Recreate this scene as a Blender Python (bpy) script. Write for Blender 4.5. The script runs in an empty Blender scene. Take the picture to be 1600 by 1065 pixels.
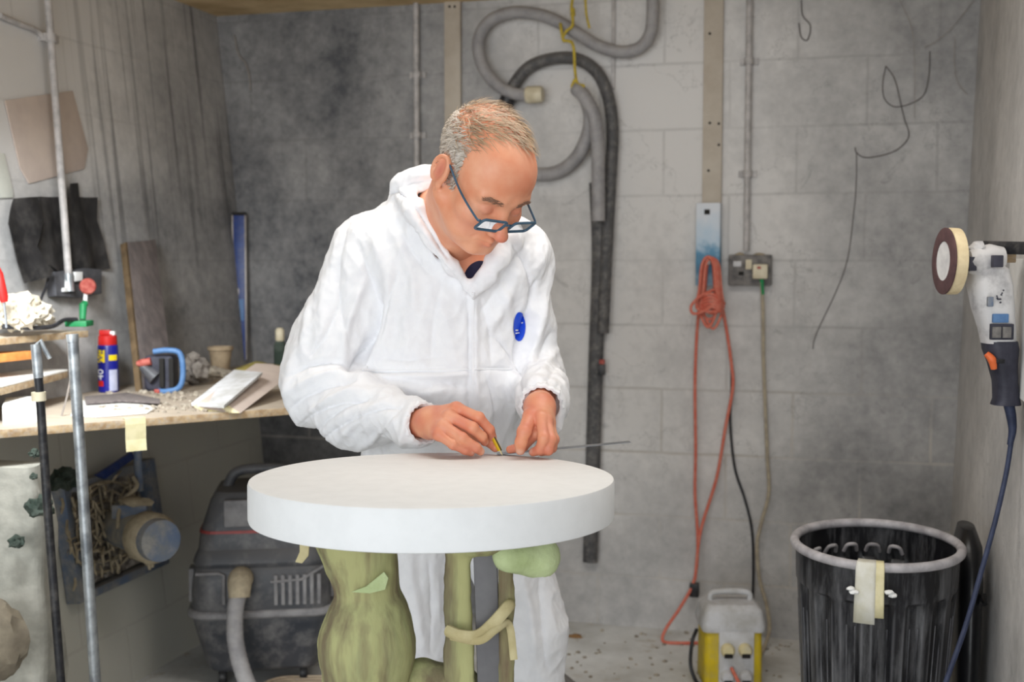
import bpy, bmesh, math, random
import numpy as np
from mathutils import Vector, Matrix, Quaternion, noise as mnoise
from mathutils.bvhtree import BVHTree

random.seed(7)
rng = np.random.default_rng(7)
SC = bpy.context.scene
COL = SC.collection
R = math.radians
# ------------------------------------------------------------------ camera
FPX = 1900.0
CAMH = 1.25
YAW = R(15.4)
PITCH = math.atan(127.5 / FPX)
cam = bpy.data.cameras.new('camera')
cam.sensor_width = 36.0
cam.lens = FPX / 1600 * 36.0
cam.clip_start = 0.05
cam.dof.use_dof = True
cam.dof.focus_distance = 2.1
cam.dof.aperture_fstop = 4.5
camo = bpy.data.objects.new('camera', cam)
COL.objects.link(camo)
camo.location = (0, 0, CAMH)
camo.rotation_euler = (math.pi / 2 - PITCH, 0, YAW)
SC.camera = camo
# ------------------------------------------------------------------ light
SC.view_settings.view_transform = 'Standard'
SC.view_settings.look = 'None'
SC.view_settings.gamma = 1.0
SC.view_settings.use_curve_mapping = False
SC.view_settings.exposure = 0.0
W = bpy.data.worlds.new('world')
SC.world = W
W.use_nodes = True
W.node_tree.nodes['Background'].inputs[0].default_value = (0.86, 0.93, 1.0, 1)
W.node_tree.nodes['Background'].inputs[1].default_value = 0.78


def area(name, loc, target, sx, sy, power, color):
    l = bpy.data.lights.new(name, 'AREA')
    l.shape = 'RECTANGLE'
    l.size, l.size_y = sx, sy
    l.energy = power
    l.color = color
    o = bpy.data.objects.new(name, l)
    COL.objects.link(o)
    o.location = loc
    d = Vector(target) - Vector(loc)
    o.rotation_euler = d.to_track_quat('-Z', 'Y').to_euler()
    return o


area('doorway_daylight', (-0.75, -4.0, 1.35), (-0.9, 3.0, 1.0), 5.0, 2.6, 184, (0.95, 0.98, 1.0))
area('overhead_fill', (-0.45, 2.2, 2.12), (-0.45, 2.35, 0.0), 1.3, 0.35, 13, (1.0, 0.985, 0.955))  # unseen fill light added under the ceiling, no fixture
area('side_window_daylight', (-1.72, 2.05, 1.62), (-1.98, 2.75, 0.9), 0.3, 0.25, 7.5, (0.92, 0.97, 1.0)).data.spread = R(90)

# ------------------------------------------------------------------ frames and unprojection
CA, SA = math.cos(YAW), math.sin(YAW)
CT, ST = math.cos(PITCH), math.sin(PITCH)


def ray(px, py):
    """direction in the room: camera looks along (-sin yaw, cos yaw) and slightly down"""
    u = (px - 800) / FPX
    v = (py - 532.5) / FPX
    f = CT - v * ST            # horizontal forward
    z = -ST - v * CT
    x = u
    return Vector((x * CA - f * SA, x * SA + f * CA, z)), x, f, z


def C(px, py, d):
    """room point seen at (px, py) at horizontal distance d along the view"""
    r, x, f, z = ray(px, py)
    return Vector((0, 0, CAMH)) + r * (d / f)


def L(px, py, d):
    """same, in the view-aligned frame (right, away, up)"""
    r, x, f, z = ray(px, py)
    t = d / f
    return np.array((x * t, d, CAMH + z * t))


def toroom(p):
    return Vector((p[0] * CA - p[1] * SA, p[0] * SA + p[1] * CA, p[2]))


def project(P):
    """array of room points -> px, py, d"""
    P = np.asarray(P, dtype=float)
    X = P[:, 0] * CA + P[:, 1] * SA
    D = -P[:, 0] * SA + P[:, 1] * CA
    z = P[:, 2] - CAMH
    f = D * CT - z * ST
    v = -(D * ST + z * CT)
    return 800 + FPX * X / f, 532.5 + FPX * v / f, D


YB = 4.13
def xl(z): return -2.06 - 0.10 * z
def xr(z): return 0.325 + 0.030 * z


def plane_hit(px, py, p0, n):
    r = ray(px, py)[0]
    o = Vector((0, 0, CAMH))
    n = Vector(n)
    return o + r * ((Vector(p0) - o).dot(n) / r.dot(n))


NL = Vector((1, 0, 0.10)).normalized()
NR = Vector((-1, 0, 0.030)).normalized()


def WB(px, py, off=0.0): return plane_hit(px, py, (0, YB - off, 0), (0, 1, 0))
def WL(px, py, off=0.0): return plane_hit(px, py, Vector((xl(0), 0, 0)) + NL * off, NL)
def WR(px, py, off=0.0): return plane_hit(px, py, Vector((xr(0), 0, 0)) + NR * off, NR)
def H(px, py, z): return plane_hit(px, py, (0, 0, z), (0, 0, 1))


# ------------------------------------------------------------------ materials
def nodes_of(name):
    m = bpy.data.materials.new(name)
    m.use_nodes = True
    nt = m.node_tree
    return m, nt, nt.nodes['Principled BSDF']


def N(nt, t, **kw):
    n = nt.nodes.new(t)
    for k, v in kw.items():
        if k == 'inp':
            for i, val in v.items():
                n.inputs[i].default_value = val
        else:
            setattr(n, k, v)
    return n


def c4(c): return (c[0], c[1], c[2], 1.0)


def s2l(*c):
    return tuple((x / 255 / 12.92 if x / 255 <= 0.04045 else ((x / 255 + 0.055) / 1.055) ** 2.4) for x in c)


def mat(name, col, rough=0.6, col2=None, scale=12.0, lo=0.4, hi=0.65, metal=0.0, bump=0.0, bscale=None, detail=5.0,
        dust=None, dust_amt=0.0, stretch=None, spec=0.4):
    """plain surface; optional second colour in noise patches; optional dust caught on upward faces and in patches"""
    m, nt, b = nodes_of(name)
    lk = nt.links.new
    b.inputs['Roughness'].default_value = rough
    b.inputs['Metallic'].default_value = metal
    b.inputs['Specular IOR Level'].default_value = spec
    b.inputs['Base Color'].default_value = c4(col)
    tc = N(nt, 'ShaderNodeTexCoord')
    vec = tc.outputs['Object']
    if stretch:
        mp = N(nt, 'ShaderNodeMapping')
        mp.inputs['Scale'].default_value = stretch
        lk(vec, mp.inputs['Vector'])
        vec = mp.outputs['Vector']
    out = None
    if col2 is not None:
        nz = N(nt, 'ShaderNodeTexNoise', inp={'Scale': scale, 'Detail': detail, 'Roughness': 0.6})
        lk(vec, nz.inputs['Vector'])
        mr = N(nt, 'ShaderNodeMapRange', inp={'From Min': lo, 'From Max': hi})
        lk(nz.outputs['Fac'], mr.inputs['Value'])
        mx = N(nt, 'ShaderNodeMix', data_type='RGBA')
        mx.inputs['A'].default_value = c4(col)
        mx.inputs['B'].default_value = c4(col2)
        lk(mr.outputs['Result'], mx.inputs['Factor'])
        out = mx.outputs['Result']
    if dust is not None:
        g = N(nt, 'ShaderNodeNewGeometry')
        sx = N(nt, 'ShaderNodeSeparateXYZ')
        lk(g.outputs['Normal'], sx.inputs['Vector'])
        up = N(nt, 'ShaderNodeMapRange', inp={'From Min': 0.1, 'From Max': 0.95, 'To Max': 0.8})
        lk(sx.outputs['Z'], up.inputs['Value'])
        nz2 = N(nt, 'ShaderNodeTexNoise', inp={'Scale': scale * 2.1, 'Detail': 8.0, 'Roughness': 0.7})
        lk(vec, nz2.inputs['Vector'])
        mr2 = N(nt, 'ShaderNodeMapRange', inp={'From Min': 0.46, 'From Max': 0.72})
        lk(nz2.outputs['Fac'], mr2.inputs['Value'])
        ad = N(nt, 'ShaderNodeMath', operation='MAXIMUM')
        lk(up.outputs['Result'], ad.inputs[0])
        lk(mr2.outputs['Result'], ad.inputs[1])
        mu = N(nt, 'ShaderNodeMath', operation='MULTIPLY')
        lk(ad.outputs['Value'], mu.inputs[0])
        mu.inputs[1].default_value = dust_amt
        mx2 = N(nt, 'ShaderNodeMix', data_type='RGBA')
        mx2.inputs['A'].default_value = c4(col)
        mx2.inputs['B'].default_value = c4(dust)
        lk(mu.outputs['Value'], mx2.inputs['Factor'])
        if out is not None:
            lk(out, mx2.inputs['A'])
        out = mx2.outputs['Result']
    if out is not None:
        lk(out, b.inputs['Base Color'])
    if bump:
        nb = N(nt, 'ShaderNodeTexNoise', inp={'Scale': bscale or scale * 3, 'Detail': 6.0})
        lk(vec, nb.inputs['Vector'])
        bp = N(nt, 'ShaderNodeBump', inp={'Strength': bump, 'Distance': 0.004})
        lk(nb.outputs['Fac'], bp.inputs['Height'])
        lk(bp.outputs['Normal'], b.inputs['Normal'])
    return m


DUSTC = s2l(172, 166, 158)
M = {}
M['conduit'] = mat('conduit_grey', s2l(188, 183, 180), 0.5, s2l(156, 152, 150), 30)
M['galv'] = mat('galvanised', s2l(176, 180, 182), 0.35, s2l(120, 124, 128), 25, metal=0.6)
M['batten'] = mat('batten_paint', s2l(188, 178, 164), 0.7, s2l(172, 160, 145), 8, bump=0.1)
M['hole'] = mat('dark_hole', s2l(30, 28, 26), 0.9, s2l(40, 38, 36), 20)
M['hose'] = mat('grey_hose', s2l(158, 155, 155), 0.6, s2l(132, 130, 132), 20, dust=DUSTC, dust_amt=0.3)
M['hose_dark'] = mat('dark_hose', s2l(70, 69, 70), 0.6, s2l(88, 86, 86), 20, dust=DUSTC, dust_amt=0.35)
M['cream'] = mat('cream_plastic', s2l(214, 204, 178), 0.5, s2l(196, 184, 156), 30)
M['rope'] = mat('yellow_rope', s2l(200, 176, 60), 0.8, s2l(170, 148, 60), 90, bump=0.4)
M['orange_cord'] = mat('orange_cord', s2l(206, 104, 84), 0.55, s2l(214, 132, 112), 60)
M['beige_cord'] = mat('beige_cord', s2l(176, 164, 142), 0.6, s2l(150, 140, 124), 40)
M['black_cord'] = mat('black_cord', s2l(34, 34, 38), 0.5, s2l(54, 54, 58), 40)
M['blue_cord'] = mat('blue_cord', s2l(40, 48, 72), 0.5, s2l(54, 62, 88), 40)
M['black'] = mat('black_plastic', s2l(26, 26, 29), 0.42, s2l(38, 38, 42), 14, dust=DUSTC, dust_amt=0.16)
M['binblack'] = mat('bin_black', s2l(20, 20, 23), 0.38, s2l(30, 30, 34), 14, dust=s2l(150, 150, 152), dust_amt=0.42, stretch=(1, 1, 0.14))
M['rim'] = mat('dusty_rim', s2l(186, 182, 184), 0.6, s2l(146, 142, 144), 22)
M['white'] = mat('white_paint', s2l(232, 232, 230), 0.55, s2l(222, 222, 220), 20)
M['shelfwhite'] = mat('white_board', s2l(235, 233, 228), 0.6, s2l(222, 218, 210), 10)
M['ribedge'] = mat('worn_rib_edge', s2l(112, 112, 116), 0.5, s2l(40, 40, 44), 9, lo=0.42, hi=0.6, stretch=(1, 1, 0.5))
M['tape'] = mat('masking_tape', s2l(222, 212, 172), 0.7, s2l(206, 196, 150), 30)
M['tapewhite'] = mat('pale_tape', s2l(216, 214, 204), 0.7, s2l(200, 196, 176), 20)
M['ply'] = mat('raw_wood', s2l(186, 162, 128), 0.7, s2l(150, 122, 88), 9, stretch=(1, 6, 6), dust=DUSTC, dust_amt=0.75)
M['orangewood'] = mat('orange_wood', s2l(206, 138, 74), 0.6, s2l(186, 116, 56), 8, stretch=(1, 6, 6))
M['darkboard'] = mat('dark_board', s2l(84, 76, 76), 0.75, s2l(108, 98, 96), 14, bump=0.3, stretch=(3, 3, 0.6), dust=DUSTC, dust_amt=0.2)
M['boardedge'] = mat('board_edge', s2l(112, 92, 66), 0.8, s2l(84, 68, 48), 20)
M['pinkboard'] = mat('pinkish_card', s2l(196, 180, 168), 0.8, s2l(184, 168, 158), 10)
M['palecard'] = mat('pale_card', s2l(206, 206, 196), 0.8, s2l(190, 192, 184), 10)
M['blackhide'] = mat('black_hide', s2l(28, 27, 28), 0.6, s2l(46, 44, 44), 10, bump=0.3, dust=DUSTC, dust_amt=0.08)
M['red'] = mat('red_plastic', s2l(190, 34, 30), 0.4, s2l(170, 26, 24), 20)
M['dullred'] = mat('dull_red', s2l(158, 66, 58), 0.6, s2l(184, 104, 92), 60)
M['green'] = mat('green_plastic', s2l(36, 140, 84), 0.5, s2l(28, 120, 70), 20)
M['socket'] = mat('socket_grey', s2l(72, 72, 76), 0.5, s2l(88, 88, 92), 30)
M['dustsocket'] = mat('dusty_socket', s2l(128, 124, 120), 0.7, s2l(84, 82, 82), 30)
M['bluecan'] = mat('can_blue', s2l(22, 26, 124), 0.3, s2l(28, 32, 134), 10)
M['yellow'] = mat('yellow_label', s2l(236, 208, 24), 0.5, s2l(226, 196, 20), 10)
M['lightlabel'] = mat('light_label', s2l(190, 192, 214), 0.5, s2l(174, 178, 204), 40)
M['bluelevel'] = mat('level_blue', s2l(22, 48, 112), 0.4, s2l(28, 60, 128), 20, dust=DUSTC, dust_amt=0.12)
M['alu'] = mat('edge_alu', s2l(164, 156, 150), 0.4, s2l(130, 124, 120), 20, metal=0.3)
M['toolblue'] = mat('tool_blue', s2l(74, 112, 160), 0.5, s2l(90, 126, 170), 30)
M['pot'] = mat('beige_pot', s2l(178, 158, 130), 0.8, s2l(158, 138, 112), 30)
M['lump'] = mat('dusty_lump', s2l(92, 84, 78), 0.9, s2l(128, 120, 112), 40, bump=0.6, dust=DUSTC, dust_amt=0.4)
M['debris'] = mat('plaster_crumbs', s2l(176, 166, 150), 0.9, s2l(120, 110, 98), 60, bump=0.5)
M['paleplaster'] = mat('crumpled_paper', s2l(206, 198, 182), 0.85, s2l(170, 160, 140), 30, bump=0.4)
M['spongeyellow'] = mat('olive_cloth', s2l(166, 150, 84), 0.9, s2l(128, 122, 60), 14, bump=0.4)
M['fandust'] = mat('caked_dust', s2l(186, 178, 168), 0.95, s2l(112, 104, 98), 30, bump=1.0, bscale=70)
M['fanblue'] = mat('fan_blue', s2l(100, 116, 142), 0.6, s2l(128, 130, 130), 14, dust=DUSTC, dust_amt=0.7)
M['fanmotor'] = mat('fan_motor', s2l(112, 120, 130), 0.7, s2l(150, 146, 138), 24, dust=s2l(190, 180, 158), dust_amt=0.8)
M['dustbeige'] = mat('dust_beige', s2l(182, 168, 142), 0.9, s2l(156, 144, 122), 30, bump=0.5)
M['stone'] = mat('pale_stone', s2l(178, 175, 164), 0.95, s2l(140, 139, 130), 9, bump=0.8, bscale=30)
M['brownstone'] = mat('brown_sack', s2l(140, 130, 112), 0.95, s2l(112, 102, 88), 12, bump=0.6)
M['mossdark'] = mat('dark_green_lump', s2l(46, 58, 50), 0.9, s2l(84, 92, 84), 20, bump=0.6)
M['vac'] = mat('vacuum_black', s2l(46, 50, 58), 0.45, s2l(70, 70, 74), 8, dust=s2l(150, 147, 144), dust_amt=0.5)
M['vacgrey'] = mat('vacuum_edge', s2l(146, 144, 144), 0.6, s2l(112, 110, 112), 16)
M['vacred'] = mat('vacuum_red', s2l(168, 74, 70), 0.5, s2l(140, 66, 64), 20)
M['foam'] = mat('disc_foam', s2l(231, 231, 230), 0.75, s2l(227, 227, 226), 30, bump=0.05, bscale=260)
M['greenfoam'] = mat('olive_foam', s2l(168, 166, 116), 0.9, s2l(112, 96, 74), 15, bump=0.4, bscale=90, lo=0.46, hi=0.62, stretch=(1, 1, 0.14), dust=s2l(150, 164, 118), dust_amt=0.3)
M['palefoam'] = mat('pale_green_foam', s2l(188, 200, 152), 0.85, s2l(166, 180, 126), 10, bump=0.4, bscale=120)
M['foamtape'] = mat('foam_tie', s2l(196, 184, 142), 0.8, s2l(170, 156, 112), 16)
M['post'] = mat('steel_post', s2l(88, 86, 88), 0.5, s2l(102, 100, 100), 12, metal=0.2)
M['txyellow'] = mat('transformer_yellow', s2l(214, 186, 20), 0.6, s2l(190, 166, 40), 14, dust=DUSTC, dust_amt=0.25)
M['txwhite'] = mat('dusty_casing', s2l(206, 206, 208), 0.65, s2l(178, 176, 172), 16)
M['txsocket'] = mat('cream_socket', s2l(222, 208, 160), 0.6, s2l(204, 196, 170), 20)
M['boxblue'] = mat('switch_box', s2l(196, 204, 212), 0.5, s2l(176, 186, 196), 18)
M['padmaroon'] = mat('pad_maroon', s2l(92, 66, 66), 0.8, s2l(76, 54, 56), 40)
M['padwhite'] = mat('pad_backing', s2l(214, 212, 210), 0.7, s2l(190, 188, 188), 30)
M['padcream'] = mat('pad_foam', s2l(222, 204, 166), 0.85, s2l(206, 186, 148), 30, bump=0.3)
M['toolwhite'] = mat('tool_housing', s2l(210, 208, 208), 0.45, s2l(160, 158, 160), 22, lo=0.5, hi=0.72)
M['toolblack'] = mat('tool_grip', s2l(40, 40, 52), 0.55, s2l(62, 62, 74), 20)
M['orangeplastic'] = mat('orange_button', s2l(226, 112, 58), 0.45, s2l(214, 100, 50), 20)
M['cobweb'] = mat('cobweb', s2l(160, 154, 148), 0.9, s2l(140, 134, 128), 30)
M['thread'] = mat('sooty_strand', s2l(98, 93, 90), 0.9, s2l(112, 107, 104), 30)
M['bag'] = mat('black_sack', s2l(18, 18, 20), 0.35, s2l(26, 26, 28), 10, bump=0.3)
M['suit'] = mat('white_coverall', s2l(240, 240, 242), 0.62, s2l(235, 235, 238), 40, bump=0.3, bscale=22)
M['shirt'] = mat('navy_shirt', s2l(34, 36, 66), 0.85, s2l(26, 28, 54), 60)
M['shoe'] = mat('dark_shoe', s2l(44, 42, 42), 0.6, s2l(60, 58, 56), 20)
M['frameblue'] = mat('glasses_frame', s2l(56, 84, 104), 0.35, s2l(66, 94, 116), 30)
M['logoblue'] = mat('emblem_blue', s2l(20, 76, 214), 0.55, s2l(16, 70, 204), 30)
M['steel'] = mat('steel_rule', s2l(150, 152, 156), 0.3, s2l(128, 130, 134), 20, metal=0.6)
M['pencilyellow'] = mat('pencil_yellow', s2l(228, 190, 30), 0.45, s2l(216, 178, 26), 60)
M['pencilblack'] = mat('pencil_black', s2l(34, 34, 34), 0.45, s2l(44, 44, 44), 60)
M['rust'] = mat('rust_brown', s2l(150, 112, 70), 0.9, s2l(122, 92, 60), 30)


def worn_edges(m, col, lo, hi, amt):
    """pale worn rib edges"""
    nt = m.node_tree
    b = nt.nodes['Principled BSDF']
    src = b.inputs['Base Color'].links[0].from_socket
    g = N(nt, 'ShaderNodeNewGeometry')
    r = N(nt, 'ShaderNodeMapRange', inp={'From Min': lo, 'From Max': hi, 'To Max': amt})
    nt.links.new(g.outputs['Pointiness'], r.inputs['Value'])
    x = N(nt, 'ShaderNodeMix', data_type='RGBA')
    nt.links.new(r.outputs['Result'], x.inputs['Factor'])
    nt.links.new(src, x.inputs['A'])
    x.inputs['B'].default_value = c4(col)
    nt.links.new(x.outputs['Result'], b.inputs['Base Color'])


worn_edges(M['binblack'], s2l(150, 150, 154), 0.515, 0.58, 0.6)
worn_edges(M['vac'], s2l(150, 148, 146), 0.52, 0.6, 0.5)


def crumple(m):
    """sharp papery creases in the cloth"""
    nt = m.node_tree
    b = nt.nodes['Principled BSDF']
    tc = N(nt, 'ShaderNodeTexCoord')
    mp = N(nt, 'ShaderNodeMapping')
    mp.inputs['Scale'].default_value = (1, 1, 0.6)
    mp.inputs['Rotation'].default_value = (0.3, 0.5, 0.2)
    nt.links.new(tc.outputs['Object'], mp.inputs['Vector'])
    nz = N(nt, 'ShaderNodeTexNoise', noise_type='RIDGED_MULTIFRACTAL', inp={'Scale': 7.0, 'Detail': 3.0, 'Roughness': 0.5, 'Distortion': 0.6})
    nt.links.new(mp.outputs['Vector'], nz.inputs['Vector'])
    bp = N(nt, 'ShaderNodeBump', inp={'Strength': 0.35, 'Distance': 0.012})
    nt.links.new(nz.outputs['Fac'], bp.inputs['Height'])
    old = b.inputs['Normal'].links[0].from_node
    nt.links.new(bp.outputs['Normal'], old.inputs['Normal'])


crumple(M['suit'])


def glass_mat():
    m = bpy.data.materials.new('spectacle_lens')
    m.use_nodes = True
    nt = m.node_tree
    nt.nodes.clear()
    o = N(nt, 'ShaderNodeOutputMaterial')
    t = N(nt, 'ShaderNodeBsdfTransparent')
    g = N(nt, 'ShaderNodeBsdfGlossy', inp={'Roughness': 0.02})
    fr = N(nt, 'ShaderNodeFresnel', inp={'IOR': 1.5})
    mx = N(nt, 'ShaderNodeMixShader')
    nt.links.new(fr.outputs[0], mx.inputs[0])
    nt.links.new(t.outputs[0], mx.inputs[1])
    nt.links.new(g.outputs[0], mx.inputs[2])
    nt.links.new(mx.outputs[0], o.inputs[0])
    return m


M['lens'] = glass_mat()


def skin_mat():
    m, nt, b = nodes_of('skin')
    lk = nt.links.new
    tc = N(nt, 'ShaderNodeTexCoord')
    nz = N(nt, 'ShaderNodeTexNoise', inp={'Scale': 22.0, 'Detail': 4.0})
    lk(tc.outputs['Object'], nz.inputs['Vector'])
    mr = N(nt, 'ShaderNodeMapRange', inp={'From Min': 0.35, 'From Max': 0.68})
    lk(nz.outputs['Fac'], mr.inputs['Value'])
    mx = N(nt, 'ShaderNodeMix', data_type='RGBA')
    mx.inputs['A'].default_value = c4(s2l(232, 168, 134))
    mx.inputs['B'].default_value = c4(s2l(224, 146, 110))
    lk(mr.outputs['Result'], mx.inputs['Factor'])
    at = N(nt, 'ShaderNodeAttribute', attribute_name='flush')
    mx2 = N(nt, 'ShaderNodeMix', data_type='RGBA')
    lk(mx.outputs['Result'], mx2.inputs['A'])
    mx2.inputs['B'].default_value = c4(s2l(204, 104, 88))
    lk(at.outputs['Fac'], mx2.inputs['Factor'])
    at2 = N(nt, 'ShaderNodeAttribute', attribute_name='nail')
    mx3 = N(nt, 'ShaderNodeMix', data_type='RGBA')
    lk(mx2.outputs['Result'], mx3.inputs['A'])
    mx3.inputs['B'].default_value = c4(s2l(226, 190, 170))
    lk(at2.outputs['Fac'], mx3.inputs['Factor'])
    lk(mx3.outputs['Result'], b.inputs['Base Color'])
    b.inputs['Roughness'].default_value = 0.48
    b.inputs['Subsurface Weight'].default_value = 0.08
    b.inputs['Subsurface Radius'].default_value = (0.012, 0.005, 0.003)
    b.inputs['Subsurface Scale'].default_value = 0.4
    nb = N(nt, 'ShaderNodeTexNoise', inp={'Scale': 150.0, 'Detail': 4.0})
    lk(tc.outputs['Object'], nb.inputs['Vector'])
    bp = N(nt, 'ShaderNodeBump', inp={'Strength': 0.15, 'Distance': 0.002})
    lk(nb.outputs['Fac'], bp.inputs['Height'])
    lk(bp.outputs['Normal'], b.inputs['Normal'])
    return m


M['skin'] = skin_mat()


def hair_mat():
    m, nt, b = nodes_of('grey_hair')
    lk = nt.links.new
    g = N(nt, 'ShaderNodeNewGeometry')
    cr = N(nt, 'ShaderNodeValToRGB')
    cr.color_ramp.elements[0].color = c4(s2l(138, 124, 108))
    cr.color_ramp.elements[1].color = c4(s2l(222, 212, 200))
    e = cr.color_ramp.elements.new(0.45)
    e.color = c4(s2l(186, 174, 160))
    lk(g.outputs['Random Per Island'], cr.inputs['Fac'])
    lk(cr.outputs['Color'], b.inputs['Base Color'])
    b.inputs['Roughness'].default_value = 0.5
    return m


M['hair'] = hair_mat()
M['whitehair'] = mat('white_hair', s2l(206, 198, 190), 0.6, s2l(176, 166, 156), 60)
M['brow'] = mat('brow_hair', s2l(140, 104, 84), 0.7, s2l(160, 126, 106), 60)


def wall_mat(name, axis, ox, oz, kind):
    """painted blockwork under sprayed-on stone dust, with corner shade painted in. axis: which room axis runs along the wall"""
    m, nt, b = nodes_of(name)
    lk = nt.links.new
    g = N(nt, 'ShaderNodeNewGeometry')
    sx = N(nt, 'ShaderNodeSeparateXYZ')
    lk(g.outputs['Position'], sx.inputs['Vector'])
    cb = N(nt, 'ShaderNodeCombineXYZ')
    a1 = N(nt, 'ShaderNodeMath', operation='SUBTRACT')
    lk(sx.outputs['X' if axis == 0 else 'Y'], a1.inputs[0])
    a1.inputs[1].default_value = ox
    a2 = N(nt, 'ShaderNodeMath', operation='SUBTRACT')
    lk(sx.outputs['Z'], a2.inputs[0])
    a2.inputs[1].default_value = oz
    lk(a1.outputs[0], cb.inputs['X'])
    lk(a2.outputs[0], cb.inputs['Y'])
    # joints wander a little
    nw = N(nt, 'ShaderNodeTexNoise', inp={'Scale': 9.0, 'Detail': 2.0})
    lk(cb.outputs[0], nw.inputs['Vector'])
    wv = N(nt, 'ShaderNodeVectorMath', operation='SCALE')
    lk(nw.outputs['Color'], wv.inputs[0])
    wv.inputs['Scale'].default_value = 0.008
    av = N(nt, 'ShaderNodeVectorMath', operation='ADD')
    lk(cb.outputs[0], av.inputs[0])
    lk(wv.outputs[0], av.inputs[1])
    br = N(nt, 'ShaderNodeTexBrick', inp={'Scale': 1.0, 'Mortar Size': 0.0055, 'Mortar Smooth': 0.35, 'Brick Width': 0.438, 'Row Height': 0.2195})
    br.offset = 0.5
    lk(av.outputs[0], br.inputs['Vector'])
    br.inputs['Color1'].default_value = (0, 0, 0, 1)
    br.inputs['Color2'].default_value = (0, 0, 0, 1)
    br.inputs['Mortar'].default_value = (1, 1, 1, 1)
    # dust cover: clouds, with shade near corners, floor and ceiling painted in
    n1 = N(nt, 'ShaderNodeTexNoise', inp={'Scale': 2.6, 'Detail': 9.0, 'Roughness': 0.64})
    lk(g.outputs['Position'], n1.inputs['Vector'])
    n2 = N(nt, 'ShaderNodeTexNoise', inp={'Scale': 24.0, 'Detail': 8.0, 'Roughness': 0.72})
    lk(g.outputs['Position'], n2.inputs['Vector'])

    def ramp(sock, pts):
        f = N(nt, 'ShaderNodeFloatCurve')
        c = f.mapping.curves[0]
        while len(c.points) > 2:
            c.points.remove(c.points[1])
        c.points[0].location = pts[0]
        c.points[1].location = pts[-1]
        for p in pts[1:-1]:
            c.points.new(*p)
        f.mapping.update()
        lk(sock, f.inputs['Value'])
        return f.outputs['Value']

    def unit(sock, lo, hi):
        r = N(nt, 'ShaderNodeMapRange', inp={'From Min': lo, 'From Max': hi})
        lk(sock, r.inputs['Value'])
        return r.outputs['Result']

    def mth(op, x, y):
        r = N(nt, 'ShaderNodeMath', operation=op)
        for i, s in enumerate((x, y)):
            if isinstance(s, (int, float)):
                r.inputs[i].default_value = s
            else:
                lk(s, r.inputs[i])
        return r.outputs[0]

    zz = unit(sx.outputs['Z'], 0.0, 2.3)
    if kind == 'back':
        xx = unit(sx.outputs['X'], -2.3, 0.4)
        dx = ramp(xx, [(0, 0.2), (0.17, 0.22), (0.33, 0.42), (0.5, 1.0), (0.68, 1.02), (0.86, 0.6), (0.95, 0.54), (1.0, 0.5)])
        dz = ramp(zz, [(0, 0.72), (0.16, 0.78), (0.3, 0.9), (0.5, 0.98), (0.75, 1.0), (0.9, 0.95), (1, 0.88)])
        cover_shade = mth('MULTIPLY', dx, dz)
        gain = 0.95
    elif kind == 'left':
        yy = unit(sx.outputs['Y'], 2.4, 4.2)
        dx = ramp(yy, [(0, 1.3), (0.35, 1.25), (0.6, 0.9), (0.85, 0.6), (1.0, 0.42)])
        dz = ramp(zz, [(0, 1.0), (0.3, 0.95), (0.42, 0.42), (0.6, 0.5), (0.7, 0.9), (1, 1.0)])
        cover_shade = mth('MULTIPLY', dx, dz)
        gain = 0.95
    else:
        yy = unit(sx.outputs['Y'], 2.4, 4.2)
        cover_shade = ramp(yy, [(0, 1.15), (0.6, 1.1), (1.0, 0.95)])
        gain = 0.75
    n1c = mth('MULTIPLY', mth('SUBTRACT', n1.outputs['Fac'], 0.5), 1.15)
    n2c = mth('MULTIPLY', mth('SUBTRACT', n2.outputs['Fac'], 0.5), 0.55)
    dust = mth('ADD', mth('ADD', mth('MULTIPLY', cover_shade, gain), n1c), n2c)
    dust_shade = N(nt, 'ShaderNodeClamp')
    lk(dust, dust_shade.inputs[0])
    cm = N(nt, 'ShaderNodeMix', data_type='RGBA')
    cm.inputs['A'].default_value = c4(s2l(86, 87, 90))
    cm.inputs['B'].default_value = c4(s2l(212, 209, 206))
    lk(dust_shade.outputs[0], cm.inputs['Factor'])
    if kind == 'left':
        # bare pale render below the bench
        pl_ = mth('MULTIPLY', unit(sx.outputs['Z'], 0.86, 0.8), mth('ADD', 0.45, mth('MULTIPLY', n1.outputs['Fac'], 0.9)))
        cl_ = N(nt, 'ShaderNodeClamp')
        lk(pl_, cl_.inputs[0])
        cp = N(nt, 'ShaderNodeMix', data_type='RGBA')
        lk(cm.outputs['Result'], cp.inputs['A'])
        cp.inputs['B'].default_value = c4(s2l(204, 202, 190))
        lk(cl_.outputs[0], cp.inputs['Factor'])
        cm = cp
    # joints: bare pale mortar low on the wall, sooty above
    low = unit(sx.outputs['Z'], 1.05, 0.72)
    jc = N(nt, 'ShaderNodeMix', data_type='RGBA')
    jc.inputs['A'].default_value = c4(s2l(92, 88, 86))
    jc.inputs['B'].default_value = c4(s2l(186, 180, 172))
    lk(low, jc.inputs['Factor'])
    wear = unit(n1.outputs['Fac'], 0.36, 0.6)
    vis = N(nt, 'ShaderNodeMapRange', inp={'To Min': 0.2, 'To Max': 0.85})
    lk(low, vis.inputs['Value'])
    jfac = mth('MULTIPLY', br.outputs['Fac'], mth('MULTIPLY', mth('MULTIPLY', wear, vis.outputs['Result']), 1.0 if kind == 'back' else (0.6 if kind == 'left' else 0.1)))
    cj = N(nt, 'ShaderNodeMix', data_type='RGBA')
    lk(cm.outputs['Result'], cj.inputs['A'])
    lk(jc.outputs['Result'], cj.inputs['B'])
    lk(jfac, cj.inputs['Factor'])
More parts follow.
